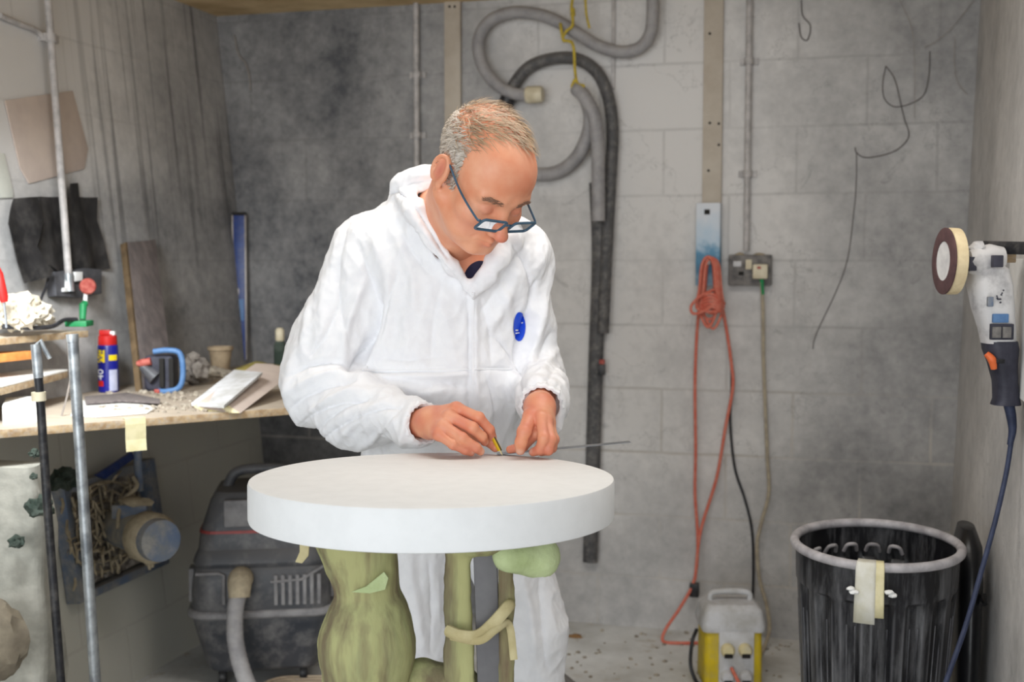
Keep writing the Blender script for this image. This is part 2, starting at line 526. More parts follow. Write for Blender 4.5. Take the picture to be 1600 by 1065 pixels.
    # drips and scuffs
    if kind == 'left':
        cs = N(nt, 'ShaderNodeCombineXYZ')
        lk(mth('MULTIPLY', sx.outputs['Y'], 26.0), cs.inputs['X'])
        lk(mth('MULTIPLY', sx.outputs['Z'], 0.5), cs.inputs['Y'])
        nd = N(nt, 'ShaderNodeTexNoise', inp={'Scale': 1.0, 'Detail': 3.0})
        lk(cs.outputs[0], nd.inputs['Vector'])
        dr = unit(nd.outputs['Fac'], 0.54, 0.62)
        up = unit(sx.outputs['Z'], 1.15, 1.4)
        yy2 = unit(sx.outputs['Y'], 3.15, 3.35)
        df = mth('MULTIPLY', mth('MULTIPLY', dr, up), mth('MULTIPLY', yy2, 0.5))
        cd = N(nt, 'ShaderNodeMix', data_type='RGBA')
        lk(cj.outputs['Result'], cd.inputs['A'])
        cd.inputs['B'].default_value = c4(s2l(48, 48, 50))
        lk(df, cd.inputs['Factor'])
        col = cd.outputs['Result']
    else:
        ns = N(nt, 'ShaderNodeTexNoise', inp={'Scale': 6.5, 'Detail': 10.0, 'Roughness': 0.75, 'Distortion': 1.2})
        lk(g.outputs['Position'], ns.inputs['Vector'])
        sf = mth('MULTIPLY', unit(ns.outputs['Fac'], 0.6, 0.72), 0.4)
        cd = N(nt, 'ShaderNodeMix', data_type='RGBA')
        lk(cj.outputs['Result'], cd.inputs['A'])
        cd.inputs['B'].default_value = c4(s2l(70, 70, 74))
        lk(sf, cd.inputs['Factor'])
        vo = N(nt, 'ShaderNodeTexVoronoi', feature='DISTANCE_TO_EDGE', inp={'Scale': 2.6})
        wv2 = N(nt, 'ShaderNodeVectorMath', operation='SCALE')
        lk(n1.outputs['Color'], wv2.inputs[0]); wv2.inputs['Scale'].default_value = 0.9
        av2 = N(nt, 'ShaderNodeVectorMath', operation='ADD')
        lk(g.outputs['Position'], av2.inputs[0]); lk(wv2.outputs[0], av2.inputs[1])
        lk(av2.outputs[0], vo.inputs['Vector'])
        ck = mth('MULTIPLY', unit(vo.outputs['Distance'], 0.006, 0.0015), mth('MULTIPLY', unit(n1.outputs['Fac'], 0.45, 0.55), 0.4))
        ce = N(nt, 'ShaderNodeMix', data_type='RGBA')
        lk(cd.outputs['Result'], ce.inputs['A'])
        ce.inputs['B'].default_value = c4(s2l(74, 72, 72))
        lk(ck, ce.inputs['Factor'])
        col = ce.outputs['Result']
    lk(col, b.inputs['Base Color'])
    b.inputs['Roughness'].default_value = 0.85
    b.inputs['Specular IOR Level'].default_value = 0.2
    bp = N(nt, 'ShaderNodeBump', inp={'Strength': 0.5, 'Distance': 0.004})
    hh = mth('SUBTRACT', mth('MULTIPLY', n2.outputs['Fac'], 0.6), mth('MULTIPLY', mth('MULTIPLY', br.outputs['Fac'], vis.outputs['Result']), 0.35 if kind != 'right' else 0.05))
    lk(hh, bp.inputs['Height'])
    lk(bp.outputs['Normal'], b.inputs['Normal'])
    return m


# ------------------------------------------------------------------ object helpers
WM = {}


def link(o, parent=None):
    COL.objects.link(o)
    if parent is not None:
        o.parent = parent
    return o


def thing(name, label, cat, loc, rotz=0.0, group=None, rot=None):
    o = bpy.data.objects.new(name, None)
    o.empty_display_size = 0.05
    link(o)
    o.location = loc
    o.rotation_euler = rot if rot else (0, 0, rotz)
    o['label'] = label
    o['category'] = cat
    if group:
        o['group'] = group
    WM[o.name] = Matrix.LocRotScale(Vector(loc), o.rotation_euler.to_quaternion(), None)
    return o


def tag(o, label, cat, group=None, kind=None):
    o['label'] = label
    o['category'] = cat
    if group: o['group'] = group
    if kind: o['kind'] = kind
    return o


def obj(name, verts, faces, m, parent=None, smooth=False, label=None, bevel=0.0, origin=None, local=False, auto=None):
    """verts in room coordinates (or already in the parent's frame when local); becomes ONE object"""
    me = bpy.data.meshes.new(name)
    V = [Vector(v) for v in verts]
    if parent is not None:
        if not local:
            inv = WM[parent.name].inverted()
            V = [inv @ v for v in V]
        loc = Vector((0, 0, 0))
    elif local:
        loc = Vector((0, 0, 0))
    else:
        if origin is None:
            xs = [v.x for v in V]; ys = [v.y for v in V]; zs = [v.z for v in V]
            origin = Vector(((min(xs) + max(xs)) / 2, (min(ys) + max(ys)) / 2, min(zs)))
        loc = Vector(origin)
        V = [v - loc for v in V]
    me.from_pydata([tuple(v) for v in V], [], faces)
    me.validate()
    bm = bmesh.new()
    bm.from_mesh(me)
    bmesh.ops.recalc_face_normals(bm, faces=bm.faces)
    if bevel > 0:
        ed = [e for e in bm.edges if len(e.link_faces) == 2 and e.calc_face_angle(0) > 0.5]
        bmesh.ops.bevel(bm, geom=ed, offset=bevel, segments=2, affect='EDGES', profile=0.6, clamp_overlap=True)
    bm.to_mesh(me)
    bm.free()
    if smooth or bevel > 0:
        me.polygons.foreach_set('use_smooth', [True] * len(me.polygons))
        try:
            me.set_sharp_from_angle(angle=R(auto if auto else 42))
        except Exception:
            pass
    me.materials.append(m)
    o = bpy.data.objects.new(name, me)
    link(o, parent)
    if parent is None and not local:
        o.location = loc
        WM[o.name] = Matrix.Translation(loc)
    else:
        WM[o.name] = WM[parent.name].copy() if parent is not None else Matrix()
    if label:
        o['label'] = label
    return o


class MB:
    def __init__(s):
        s.v, s.f = [], []

    def add(s, v, f):
        n = len(s.v)
        s.v += [Vector(p) for p in v]
        s.f += [[i + n for i in q] for q in f]
        return s

    def build(s, name, m, parent=None, **kw):
        return obj(name, s.v, s.f, m, parent, **kw)


def prism(poly, ext):
    n = len(poly)
    e = Vector(ext)
    v = [Vector(p) for p in poly] + [Vector(p) + e for p in poly]
    f = [list(range(n))[::-1], [n + i for i in range(n)]]
    f += [[i, (i + 1) % n, n + (i + 1) % n, n + i] for i in range(n)]
    return v, f


def boxv(c, sx, sy, sz, ax=None):
    """box centred at c, half sizes; ax: 3 axes"""
    X, Y, Z = ax or (Vector((1, 0, 0)), Vector((0, 1, 0)), Vector((0, 0, 1)))
    c = Vector(c)
    v = [c + X * (a * sx) + Y * (b_ * sy) + Z * (d * sz) for d in (-1, 1) for b_ in (-1, 1) for a in (-1, 1)]
    f = [[0, 2, 3, 1], [4, 5, 7, 6], [0, 1, 5, 4], [2, 6, 7, 3], [0, 4, 6, 2], [1, 3, 7, 5]]
    return v, f


VAX = (Vector((CA, SA, 0)), Vector((-SA, CA, 0)), Vector((0, 0, 1)))   # view-aligned axes


def catmull(pts, n=8, closed=False):
    P = [Vector(p) for p in pts]
    out = []
    m = len(P)
    rngk = range(m if closed else m - 1)
    for i in rngk:
        p0 = P[(i - 1) % m] if closed or i > 0 else P[0] * 2 - P[1]
        p1 = P[i]
        p2 = P[(i + 1) % m]
        p3 = P[(i + 2) % m] if closed or i + 2 < m else P[-1] * 2 - P[-2]
        for k in range(n):
            t = k / n
            out.append(0.5 * ((2 * p1) + (p2 - p0) * t + (2 * p0 - 5 * p1 + 4 * p2 - p3) * t * t + (3 * p1 - p0 - 3 * p2 + p3) * t ** 3))
    if not closed:
        out.append(P[-1])
    return out


def tube(pts, r, seg=10, closed=False, flat=None, ridge=0.0, ridge_n=1):
    """swept tube; r number or list; flat=(axis vector, factor) squashes along an axis"""
    P = [Vector(p) for p in pts]
    n = len(P)
    rs = list(r) if hasattr(r, '__len__') else [r] * n
    if len(rs) != n:
        rs = list(np.interp(np.linspace(0, 1, n), np.linspace(0, 1, len(rs)), rs))
    v, f = [], []
    prev = None
    for i in range(n):
        a = P[(i - 1) % n] if closed or i > 0 else P[i]
        b_ = P[(i + 1) % n] if closed or i < n - 1 else P[i]
        t = (b_ - a)
        t = t.normalized() if t.length > 1e-9 else Vector((0, 0, 1))
        if prev is None:
            up = Vector((0, 0, 1)) if abs(t.z) < 0.9 else Vector((1, 0, 0))
            nx = t.cross(up).normalized()
        else:
            nx = (prev - t * prev.dot(t))
            nx = nx.normalized() if nx.length > 1e-6 else prev
        prev = nx
        ny = t.cross(nx)
        rr = rs[i]
        if ridge and i % 2:
            rr *= 1 - ridge
        for k in range(seg):
            an = 2 * math.pi * k / seg
            d = (nx * math.cos(an) + ny * math.sin(an)) * rr
            if flat:
                ax, fac = flat
                d = d - ax * d.dot(ax) * (1 - fac)
            v.append(P[i] + d)
    m = n if closed else n - 1
    for i in range(m):
        for k in range(seg):
            a, b_ = i * seg, ((i + 1) % n) * seg
            f.append([a + k, a + (k + 1) % seg, b_ + (k + 1) % seg, b_ + k])
    if not closed:
        f.append([k for k in range(seg)][::-1])
        f.append([(n - 1) * seg + k for k in range(seg)])
    return v, f


def lathe(prof, seg=32, c=(0, 0, 0), axis=None, rfun=None, ring=False):
    """prof list of (radius, height) along axis (default up); open profile closed with caps"""
    c = Vector(c)
    A = Vector(axis).normalized() if axis is not None else Vector((0, 0, 1))
    up = Vector((0, 0, 1)) if abs(A.z) < 0.9 else Vector((1, 0, 0))
    U = A.cross(up).normalized()
    Wv = A.cross(U)
    v, f = [], []
    for i, (r, h) in enumerate(prof):
        for k in range(seg):
            an = 2 * math.pi * k / seg
            rr = r * (rfun(an, h) if rfun else 1.0)
            v.append(c + A * h + (U * math.cos(an) + Wv * math.sin(an)) * rr)
    for i in range(len(prof) - 1):
        for k in range(seg):
            f.append([i * seg + k, i * seg + (k + 1) % seg, (i + 1) * seg + (k + 1) % seg, (i + 1) * seg + k])
    if ring:
        n = (len(prof) - 1) * seg
        return v, f + [[n + k, n + (k + 1) % seg, (k + 1) % seg, k] for k in range(seg)]
    if prof[0][0] > 1e-5:
        f.append([k for k in range(seg)][::-1])
    if prof[-1][0] > 1e-5:
        f.append([(len(prof) - 1) * seg + k for k in range(seg)])
    return v, f


def loft(rings):
    n = len(rings[0])
    v = [p for r in rings for p in r]
    f = []
    for i in range(len(rings) - 1):
        for k in range(n):
            f.append([i * n + k, i * n + (k + 1) % n, (i + 1) * n + (k + 1) % n, (i + 1) * n + k])
    f.append(list(range(n))[::-1])
    f.append([(len(rings) - 1) * n + k for k in range(n)])
    return v, f


def rrect(c, hx, hy, r, X, Y, k=5):
    pts = []
    for (sx, sy, a0) in ((1, 1, 0), (-1, 1, 90), (-1, -1, 180), (1, -1, 270)):
        for j in range(k + 1):
            a = R(a0 + 90 * j / k)
            pts.append(Vector(c) + X * (sx * (hx - r) + r * math.cos(a)) + Y * (sy * (hy - r) + r * math.sin(a)))
    return pts


def blob(c, r, seed=0, rough=0.25, sub=3, fr=2.2):
    bm = bmesh.new()
    bmesh.ops.create_icosphere(bm, subdivisions=sub, radius=1.0)
    rr = r if hasattr(r, '__len__') else (r, r, r)
    v = []
    for p in bm.verts:
        q = p.co * fr + Vector((seed * 3.1, seed * 1.7, seed * 0.9))
        s = 1 + rough * mnoise.noise(q) + rough * 0.6 * mnoise.noise(q * 2.7)
        v.append(Vector(c) + Vector((p.co.x * rr[0], p.co.y * rr[1], p.co.z * rr[2])) * s)
    f = [[x.index for x in fc.verts] for fc in bm.faces]
    bm.free()
    return v, f


def text_mesh(s, size, depth=0.0004):
    cu = bpy.data.curves.new('lettering', 'FONT')
    cu.body = s
    cu.size = size
    cu.extrude = depth
    cu.align_x = 'CENTER'
    cu.align_y = 'CENTER'
    o = bpy.data.objects.new('lettering_source', cu)
    COL.objects.link(o)
    dg = bpy.context.evaluated_depsgraph_get()
    me = bpy.data.meshes.new_from_object(o.evaluated_get(dg))
    v = [p.co.copy() for p in me.vertices]
    f = [list(p.vertices) for p in me.polygons]
    bpy.data.objects.remove(o)
    bpy.data.meshes.remove(me)
    bpy.data.curves.remove(cu)
    return v, f


# ------------------------------------------------------------------ signed-distance modelling for soft bodies
def grid(lo, hi, h):
    lo = np.asarray(lo, float)
    n = np.ceil((np.asarray(hi, float) - lo) / h).astype(int) + 1
    ax = [lo[i] + np.arange(n[i]) * h for i in range(3)]
    G = np.stack(np.meshgrid(*ax, indexing='ij'), -1).astype(np.float32)
    return G, lo


def f_cap(P, a, b, ra, rb):
    a = np.asarray(a, np.float32); b = np.asarray(b, np.float32)
    d = b - a
    t = np.clip(((P - a) @ d) / max(float(d @ d), 1e-9), 0, 1)
    q = P - a - t[..., None] * d
    return np.sqrt((q * q).sum(-1)) - (ra + (rb - ra) * t)


def f_ell(P, c, r, rot=None):
    q = P - np.asarray(c, np.float32)
    if rot is not None:
        q = q @ np.asarray(rot, np.float32)
    r = np.asarray(r, np.float32)
    k0 = np.sqrt(((q / r) ** 2).sum(-1))
    k1 = np.sqrt(((q / (r * r)) ** 2).sum(-1)) + 1e-9
    return k0 * (k0 - 1) / k1


def smin(a, b, k):
    h = np.clip(0.5 + 0.5 * (b - a) / k, 0, 1)
    return b * (1 - h) + a * h - k * h * (1 - h)


def smax(a, b, k): return -smin(-a, -b, k)


def surface(F, lo, h):
    S = F < 0
    n = np.array(F.shape) - 1
    cnt = np.zeros(n, np.int16)
    acc = np.zeros(tuple(n) + (3,), np.float32)

    def cor(A, o): return A[o[0]:o[0] + n[0], o[1]:o[1] + n[1], o[2]:o[2] + n[2]]
    cs = [(i, j, k) for i in (0, 1) for j in (0, 1) for k in (0, 1)]
    for a in cs:
        for d in range(3):
            if a[d] == 0:
                b_ = list(a); b_[d] = 1
                Fa, Fb = cor(F, a), cor(F, b_)
                m = cor(S, a) != cor(S, b_)
                t = np.where(m, Fa / np.where(m, Fa - Fb, 1), 0)
                cnt += m
                for e in range(3):
                    acc[..., e] += np.where(m, a[e] + (t if e == d else 0), 0)
    act = cnt > 0
    idx = -np.ones(n, np.int64)
    idx[act] = np.arange(act.sum())
    cell = np.argwhere(act)
    V = lo + (cell + acc[act] / cnt[act][:, None]) * h
    Q = []
    for d in range(3):
        e, g = [(1, 2), (2, 0), (0, 1)][d]
        A = np.moveaxis(S, (d, e, g), (0, 1, 2))
        I = np.moveaxis(idx, (d, e, g), (0, 1, 2))
        s0, s1 = A[:-1, 1:-1, 1:-1], A[1:, 1:-1, 1:-1]
        m = s0 != s1
        q = np.stack([I[:, :-1, :-1], I[:, 1:, :-1], I[:, 1:, 1:], I[:, :-1, 1:]], -1)[m]
        fl = s1[m]
        q[fl] = q[fl][:, ::-1]
        Q.append(q)
    Q = np.concatenate(Q)
    return V, Q


def relax(V, Q, it=2, w=0.5):
    E = np.concatenate([Q[:, [0, 1]], Q[:, [1, 2]], Q[:, [2, 3]], Q[:, [3, 0]]])
    for _ in range(it):
        s = np.zeros_like(V); c = np.zeros(len(V))
        np.add.at(s, E[:, 0], V[E[:, 1]]); np.add.at(c, E[:, 0], 1)
        np.add.at(s, E[:, 1], V[E[:, 0]]); np.add.at(c, E[:, 1], 1)
        V = V * (1 - w) + w * s / np.maximum(c, 1)[:, None]
    return V


def vnormals(V, Q):
    a = V[Q[:, 2]] - V[Q[:, 0]]
    b_ = V[Q[:, 3]] - V[Q[:, 1]]
    n = np.cross(a, b_)
    out = np.zeros_like(V)
    for i in range(4):
        np.add.at(out, Q[:, i], n)
    return out / np.maximum(np.linalg.norm(out, axis=1), 1e-9)[:, None]


def npobj(name, V, Q, m, parent, attrs=None, label=None):
    """numpy mesh in the VIEW frame -> object under parent (which is turned by the same yaw)"""
    me = bpy.data.meshes.new(name)
    Wd = np.stack([V[:, 0] * CA - V[:, 1] * SA, V[:, 0] * SA + V[:, 1] * CA, V[:, 2]], 1)
    inv = np.array(WM[parent.name].inverted())
    Lc = Wd @ inv[:3, :3].T + inv[:3, 3]
    me.from_pydata(Lc.tolist(), [], Q.tolist())
    me.polygons.foreach_set('use_smooth', [True] * len(me.polygons))
    for k, a in (attrs or {}).items():
        at = me.attributes.new(k, 'FLOAT', 'POINT')
        at.data.foreach_set('value', np.asarray(a, np.float32))
    me.materials.append(m)
    me.update()
    o = bpy.data.objects.new(name, me)
    link(o, parent)
    WM[o.name] = WM[parent.name].copy()
    if label: o['label'] = label
    return o


# ------------------------------------------------------------------ the booth
FZ = -0.028
CZ = 2.15
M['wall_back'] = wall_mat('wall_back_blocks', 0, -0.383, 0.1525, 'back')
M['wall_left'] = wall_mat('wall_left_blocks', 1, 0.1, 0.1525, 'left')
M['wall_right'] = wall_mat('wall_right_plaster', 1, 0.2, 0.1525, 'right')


def floor_mat():
    m, nt, b = nodes_of('dusty_floor')
    lk = nt.links.new
    g = N(nt, 'ShaderNodeNewGeometry')
    n1 = N(nt, 'ShaderNodeTexNoise', inp={'Scale': 3.0, 'Detail': 9.0, 'Roughness': 0.65})
    n2 = N(nt, 'ShaderNodeTexNoise', inp={'Scale': 9.0, 'Detail': 8.0, 'Roughness': 0.7})
    lk(g.outputs['Position'], n1.inputs['Vector'])
    lk(g.outputs['Position'], n2.inputs['Vector'])
    cr = N(nt, 'ShaderNodeValToRGB')
    cr.color_ramp.elements[0].position = 0.3
    cr.color_ramp.elements[0].color = c4(s2l(176, 174, 168))
    cr.color_ramp.elements[1].position = 0.65
    cr.color_ramp.elements[1].color = c4(s2l(226, 226, 224))
    lk(n1.outputs['Fac'], cr.inputs['Fac'])
    mr = N(nt, 'ShaderNodeMapRange', inp={'From Min': 0.58, 'From Max': 0.74})
    lk(n2.outputs['Fac'], mr.inputs['Value'])
    mx = N(nt, 'ShaderNodeMix', data_type='RGBA')
    lk(mr.outputs['Result'], mx.inputs['Factor'])
    lk(cr.outputs['Color'], mx.inputs['A'])
    mx.inputs['B'].default_value = c4(s2l(168, 150, 122))
    lk(mx.outputs['Result'], b.inputs['Base Color'])
    b.inputs['Roughness'].default_value = 0.9
    bp = N(nt, 'ShaderNodeBump', inp={'Strength': 0.5, 'Distance': 0.01})
    lk(n2.outputs['Fac'], bp.inputs['Height'])
    lk(bp.outputs['Normal'], b.inputs['Normal'])
    return m


M['floor'] = floor_mat()
M['ceiling'] = mat('ceiling_board', s2l(222, 196, 152), 0.85, s2l(186, 158, 116), 5, bump=0.2)


def struct(name, v, f, m, **kw):
    o = obj(name, v, f, m, **kw)
    o['kind'] = 'structure'
    return o


v, f = boxv((-0.9, 1.9, FZ - 0.06), 1.7, 2.6, 0.06)
struct('floor', v, f, M['floor'])
v, f = boxv((-0.9, 2.6, CZ + 0.04), 1.7, 1.75, 0.04)
struct('ceiling', v, f, M['ceiling'])
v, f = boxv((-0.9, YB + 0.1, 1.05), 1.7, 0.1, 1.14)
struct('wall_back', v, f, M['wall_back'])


def leanwall(xf, y0, y1, out):
    z0, z1 = FZ - 0.05, CZ + 0.05
    v = []
    for y in (y0, y1):
        v += [Vector((xf(z0), y, z0)), Vector((xf(z1), y, z1)), Vector((xf(z1) + out, y, z1)), Vector((xf(z0) + out, y, z0))]
    f = [[0, 1, 2, 3], [7, 6, 5, 4], [0, 4, 5, 1], [1, 5, 6, 2], [2, 6, 7, 3], [3, 7, 4, 0]]
    return v, f


v, f = leanwall(xl, 0.9, YB + 0.02, -0.15)
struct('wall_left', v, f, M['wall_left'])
v, f = leanwall(xr, 1.0, YB + 0.02, 0.15)
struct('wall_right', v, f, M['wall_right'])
# ------------------------------------------------------------------ things fixed to the back wall
def conduit_back(px, pyb, label, clips, r=0.0105):
    top = WB(px, 10, 0.02); top.z = CZ
    bot = WB(px, pyb, 0.02)
    bot.x = top.x
    t = thing('conduit', label, 'conduit', (top.x, YB, bot.z), group=None)
    v, f = tube([bot, (top + bot) / 2, top], r, 14)
    obj('pipe', v, f, M['conduit'], t, smooth=True)
    for py in clips:
        p = WB(px, py, 0.0)
        mb = MB()
        mb.add(*tube([Vector((top.x, YB - 0.02, p.z - 0.011)), Vector((top.x, YB - 0.02, p.z + 0.011))], r * 1.45, 14))
        mb.add(*boxv((top.x, YB - 0.004, p.z), 0.03, 0.004, 0.011))
        mb.build('saddle_clip', M['conduit'], t, smooth=True)
    return t


conduit_back(650, 470, 'thin grey conduit pipe running down back wall behind the standing person', [118, 212])
conduit_back(1171, 392, 'grey conduit pipe running down to the dusty double socket on back wall', [97, 272])


def batten(px0, px1, pyb, label, marks):
    a, b = WB(px0, 200), WB(px1, 200)
    zb = WB(px0, pyb).z
    cx = (a.x + b.x) / 2
    hw = (b.x - a.x) / 2
    t = thing('wall_batten', label, 'batten', (cx, YB, zb))
    v, f = boxv((cx, YB - 0.009, (zb + CZ) / 2), hw, 0.009, (CZ - zb) / 2)
    obj('strip', v, f, M['batten'], t, bevel=0.002)
    for px, py in marks:
        p = WB(px, py)
        v, f = lathe([(0.0001, 0.0), (0.0045, 0.0), (0.0045, 0.002), (0.0001, 0.002)], 10, (p.x, YB - 0.018, p.z), (0, -1, 0))
        obj('screw_hole', v, f, M['hole'], t)
    return t


bt = batten(697, 722, 520, 'cream batten strip on back wall directly behind the person\'s head', [(705, 12), (713, 12)])
batten(1099, 1129, 345, 'cream batten strip on back wall above the blue and white switch box', [(1110, 54), (1110, 193), (1124, 194), (1124, 227), (1108, 267)])
v, f = boxv((WB(959, 70).x, YB - 0.006, (WB(959, 140).z + CZ) / 2), 0.006, 0.006, (CZ - WB(959, 140).z) / 2)
tag(obj('cable_trunking', v, f, M['conduit'], bevel=0.001), 'short narrow grey strip on back wall behind the upper hose loop', 'trunking')

# hoses
def hosepts(l, n=8):
    return catmull([WB(*p) for p in l], n)


t = thing('vacuum_hose', 'pale grey hose looped in an S at the ceiling, cream cuff at its end', 'hose', (WB(880, 60).x, YB, WB(880, 150).z))
P = hosepts([(832, 149, .06), (800, 145, .06), (772, 128, .06), (752, 98, .055), (748, 62, .05), (764, 34, .05), (797, 20, .05), (838, 22, .055), (872, 34, .06), (902, 52, .065), (936, 72, .06), (972, 81, .05), (1000, 74, .05), (1016, 52, .05), (1020, 20, .05), (1020, -12, .05)], 10)
v, f = tube(P, 0.0215, 16, ridge=0.04)
obj('corrugated_hose', v, f, M['hose'], t, smooth=True, auto=80)
a, b = WB(822, 148.5, .06), WB(848, 147, .06)
v, f = tube([a, a.lerp(b, .1), a.lerp(b, .9), b], [0.026, 0.03, 0.028, 0.025], 18)
obj('cuff', v, f, M['cream'], t, smooth=True, label='cream cuff at the hose end')

t = thing('vacuum_hose', 'grey hose hanging in a big round loop beside the head, tied by the yellow rope', 'hose', (WB(900, 200).x, YB, WB(900, 280).z))
P = hosepts([(800, 262, .045), (838, 272, .04), (872, 268, .04), (900, 247, .05), (918, 212, .06), (922, 180, .07), (914, 152, .085), (902, 140, .1), (912, 150, .11), (928, 180, .11), (934, 230, .1), (935, 300, .088), (935, 345, .085)], 10)
v, f = tube(P, 0.0235, 16, ridge=0.04)
obj('corrugated_hose', v, f, M['hose'], t, smooth=True, auto=80)

t = thing('vacuum_hose', 'dark grey hose arching above the head and dropping down the back wall to the right', 'hose', (WB(880, 150).x, YB, WB(940, 560).z))
P = hosepts([(796, 150, .035), (806, 128, .035), (828, 104, .035), (862, 92, .035), (900, 92, .035), (932, 112, .035), (950, 150, .035), (957, 200, .035), (955, 260, .035), (951, 330, .035), (946, 430, .035), (942, 520, .035)], 10)
v, f = tube(P, 0.0215, 16, ridge=0.03)
obj('corrugated_hose', v, f, M['hose_dark'], t, smooth=True, auto=80)
a, b = WB(786, 172, .035), WB(797, 147, .035)
v, f = tube([a, a.lerp(b, .2), b], [0.023, 0.027, 0.027], 16)
obj('nozzle', v, f, M['black'], t, smooth=True)
a, b = WB(941, 572, .035), WB(943, 560, .035)
v, f = boxv(WB(940, 577, .03), 0.012, 0.012, 0.018)
obj('end_clip', v, f, M['black'], t, bevel=0.003)
v, f = boxv(WB(941, 565, .034), 0.009, 0.01, 0.008)
obj('red_tab', v, f, M['dullred'], t, bevel=0.003, label='red tab on the clip')

a, b = WB(932, 285, .022), WB(922, 878, .022)
v, f = tube(catmull([a, WB(936, 400, .022), WB(931, 560, .022), WB(927, 700, .022), b], 6), 0.026, 16, flat=(Vector((0, 1, 0)), 0.6))
tag(obj('rubber_strip', v, f, M['hose_dark'], smooth=True, auto=60), 'long flat dark rubber strip hanging down the back wall past the white disc', 'strip')

t = thing('rope', 'yellow rope dangling from the ceiling and knotted round the hoses', 'rope', (WB(893, 10).x, YB - .08, WB(900, 140).z))
top = WB(897, -8, .08); top.z = CZ
v, f = tube(catmull([top, WB(893, 12, .085), WB(895, 38, .095), WB(884, 50, .1), WB(880, 62, .1), WB(893, 66, .1), WB(897, 80, .1), WB(898, 105, .1), WB(902, 130, .11), WB(912, 134, .115), WB(903, 141, .115), WB(894, 136, .11), WB(898, 124, .105)], 8), 0.0052, 8)
obj('line', v, f, M['rope'], t, smooth=True)
v, f = tube(catmull([WB(876, 34, .04), WB(876, 40, .09), WB(880, 62, .09), WB(884, 64, .04)], 8), 0.005, 8)
obj('loop', v, f, M['rope'], t, smooth=True)
top2 = WB(914, -8, .08); top2.z = CZ
v, f = tube(catmull([top2, WB(916, 20, .085), WB(921, 44, .085)], 6), 0.004, 8)
obj('loose_end', v, f, M['rope'], t, smooth=True)
v, f = blob(WB(895, 20, .085), (0.009, 0.009, 0.016), 3, 0.3, 2)
obj('knot', v, f, M['rope'], t, smooth=True)

# switch box with the orange lead
a, b = WB(1091, 318), WB(1127, 446)
t = thing('switch_box', 'blue and white metal box at the foot of the cream batten on back wall', 'switch box', ((a.x + b.x) / 2, YB, b.z))


def boxmat():
    m, nt, bs = nodes_of('faded_blue_box')
    lk = nt.links.new
    g = N(nt, 'ShaderNodeNewGeometry'); s = N(nt, 'ShaderNodeSeparateXYZ')
    lk(g.outputs['Position'], s.inputs[0])
    nz = N(nt, 'ShaderNodeTexNoise', inp={'Scale': 30.0, 'Detail': 5.0})
    lk(g.outputs['Position'], nz.inputs['Vector'])
    md = N(nt, 'ShaderNodeMath', operation='MULTIPLY_ADD')
    lk(nz.outputs['Fac'], md.inputs[0]); md.inputs[1].default_value = 0.12
    lk(s.outputs['Z'], md.inputs[2])
    z0, z1 = WB(1110, 325).z + .06, WB(1110, 446).z + .06
    mr = N(nt, 'ShaderNodeMapRange', inp={'From Min': z1, 'From Max': z0})
    lk(md.outputs[0], mr.inputs['Value'])
    cr = N(nt, 'ShaderNodeValToRGB')
    cr.color_ramp.elements[0].color = c4(s2l(150, 176, 192))
    cr.color_ramp.elements[1].color = c4(s2l(206, 210, 216))
    for p, c in ((0.2, s2l(70, 118, 148)), (0.42, s2l(80, 138, 172)), (0.58, s2l(176, 196, 212))):
        e = cr.color_ramp.elements.new(p); e.color = c4(c)
    lk(mr.outputs['Result'], cr.inputs['Fac'])
    lk(cr.outputs['Color'], bs.inputs['Base Color'])
    bs.inputs['Roughness'].default_value = 0.5
    return m


v, f = boxv(((a.x + b.x) / 2, YB - 0.03, (a.z + b.z) / 2), (b.x - a.x) / 2, 0.03, (a.z - b.z) / 2)
obj('case', v, f, boxmat(), t, bevel=0.004)
p = WB(1108, 332)
v, f = boxv((p.x, YB - 0.061, p.z), 0.009, 0.002, 0.008)
obj('keyhole', v, f, M['hole'], t)
p = WB(1109, 409, .06)
v, f = tube([p, p + Vector((0, -0.05, 0)), p + Vector((0, -0.058, 0.012))], 0.009, 12)
obj('hook', v, f, M['white'], t, smooth=True)

t = thing('extension_lead', 'orange extension lead bundled on the blue box hook and trailing to the floor', 'lead', (WB(1110, 500).x, YB - .08, FZ))
mb = MB()
for i in range(9):
    dx, dz = rng.uniform(-4, 4), rng.uniform(-4, 6)
    w = rng.uniform(8, 16)
    h = rng.uniform(78, 112)
    o = .085 + .009 * i * .6
    mb.add(*tube(catmull([WB(1110 + dx, 402 + dz * .5, o), WB(1110 - w * .7 + dx, 414, o), WB(1110 - w + dx, 452, o), WB(1110 - w * 1.3 + dx, 480, o), WB(1110 + dx, 402 + h, o + .01), WB(1110 + w * 1.2 + dx, 482, o), WB(1110 + w + dx, 452, o), WB(1110 + w * .7 + dx, 414, o)], 8, True), 00.0044, 8, closed=True))
obj_b = mb.build('hanging_loops', M['orange_cord'], t, smooth=True)
mb = MB()
for k in range(5):
    z = 466 + k * 5
    mb.add(*tube(catmull([WB(1092 + k, z + 6, .08), WB(1098, z - 2, .125), WB(1112, z - 7, .135), WB(1126, z + 1, .125), WB(1132 - k, z + 8, .08)], 6), 0.0048, 8))
mb.add(*tube(catmull([WB(1116, 452, .12), WB(1095, 462, .14), WB(1080, 478, .14), WB(1084, 490, .14), WB(1104, 484, .14), WB(1120, 470, .13)], 8), 0.0048, 8))
mb.build('wrapped_turns', M['orange_cord'], t, smooth=True)
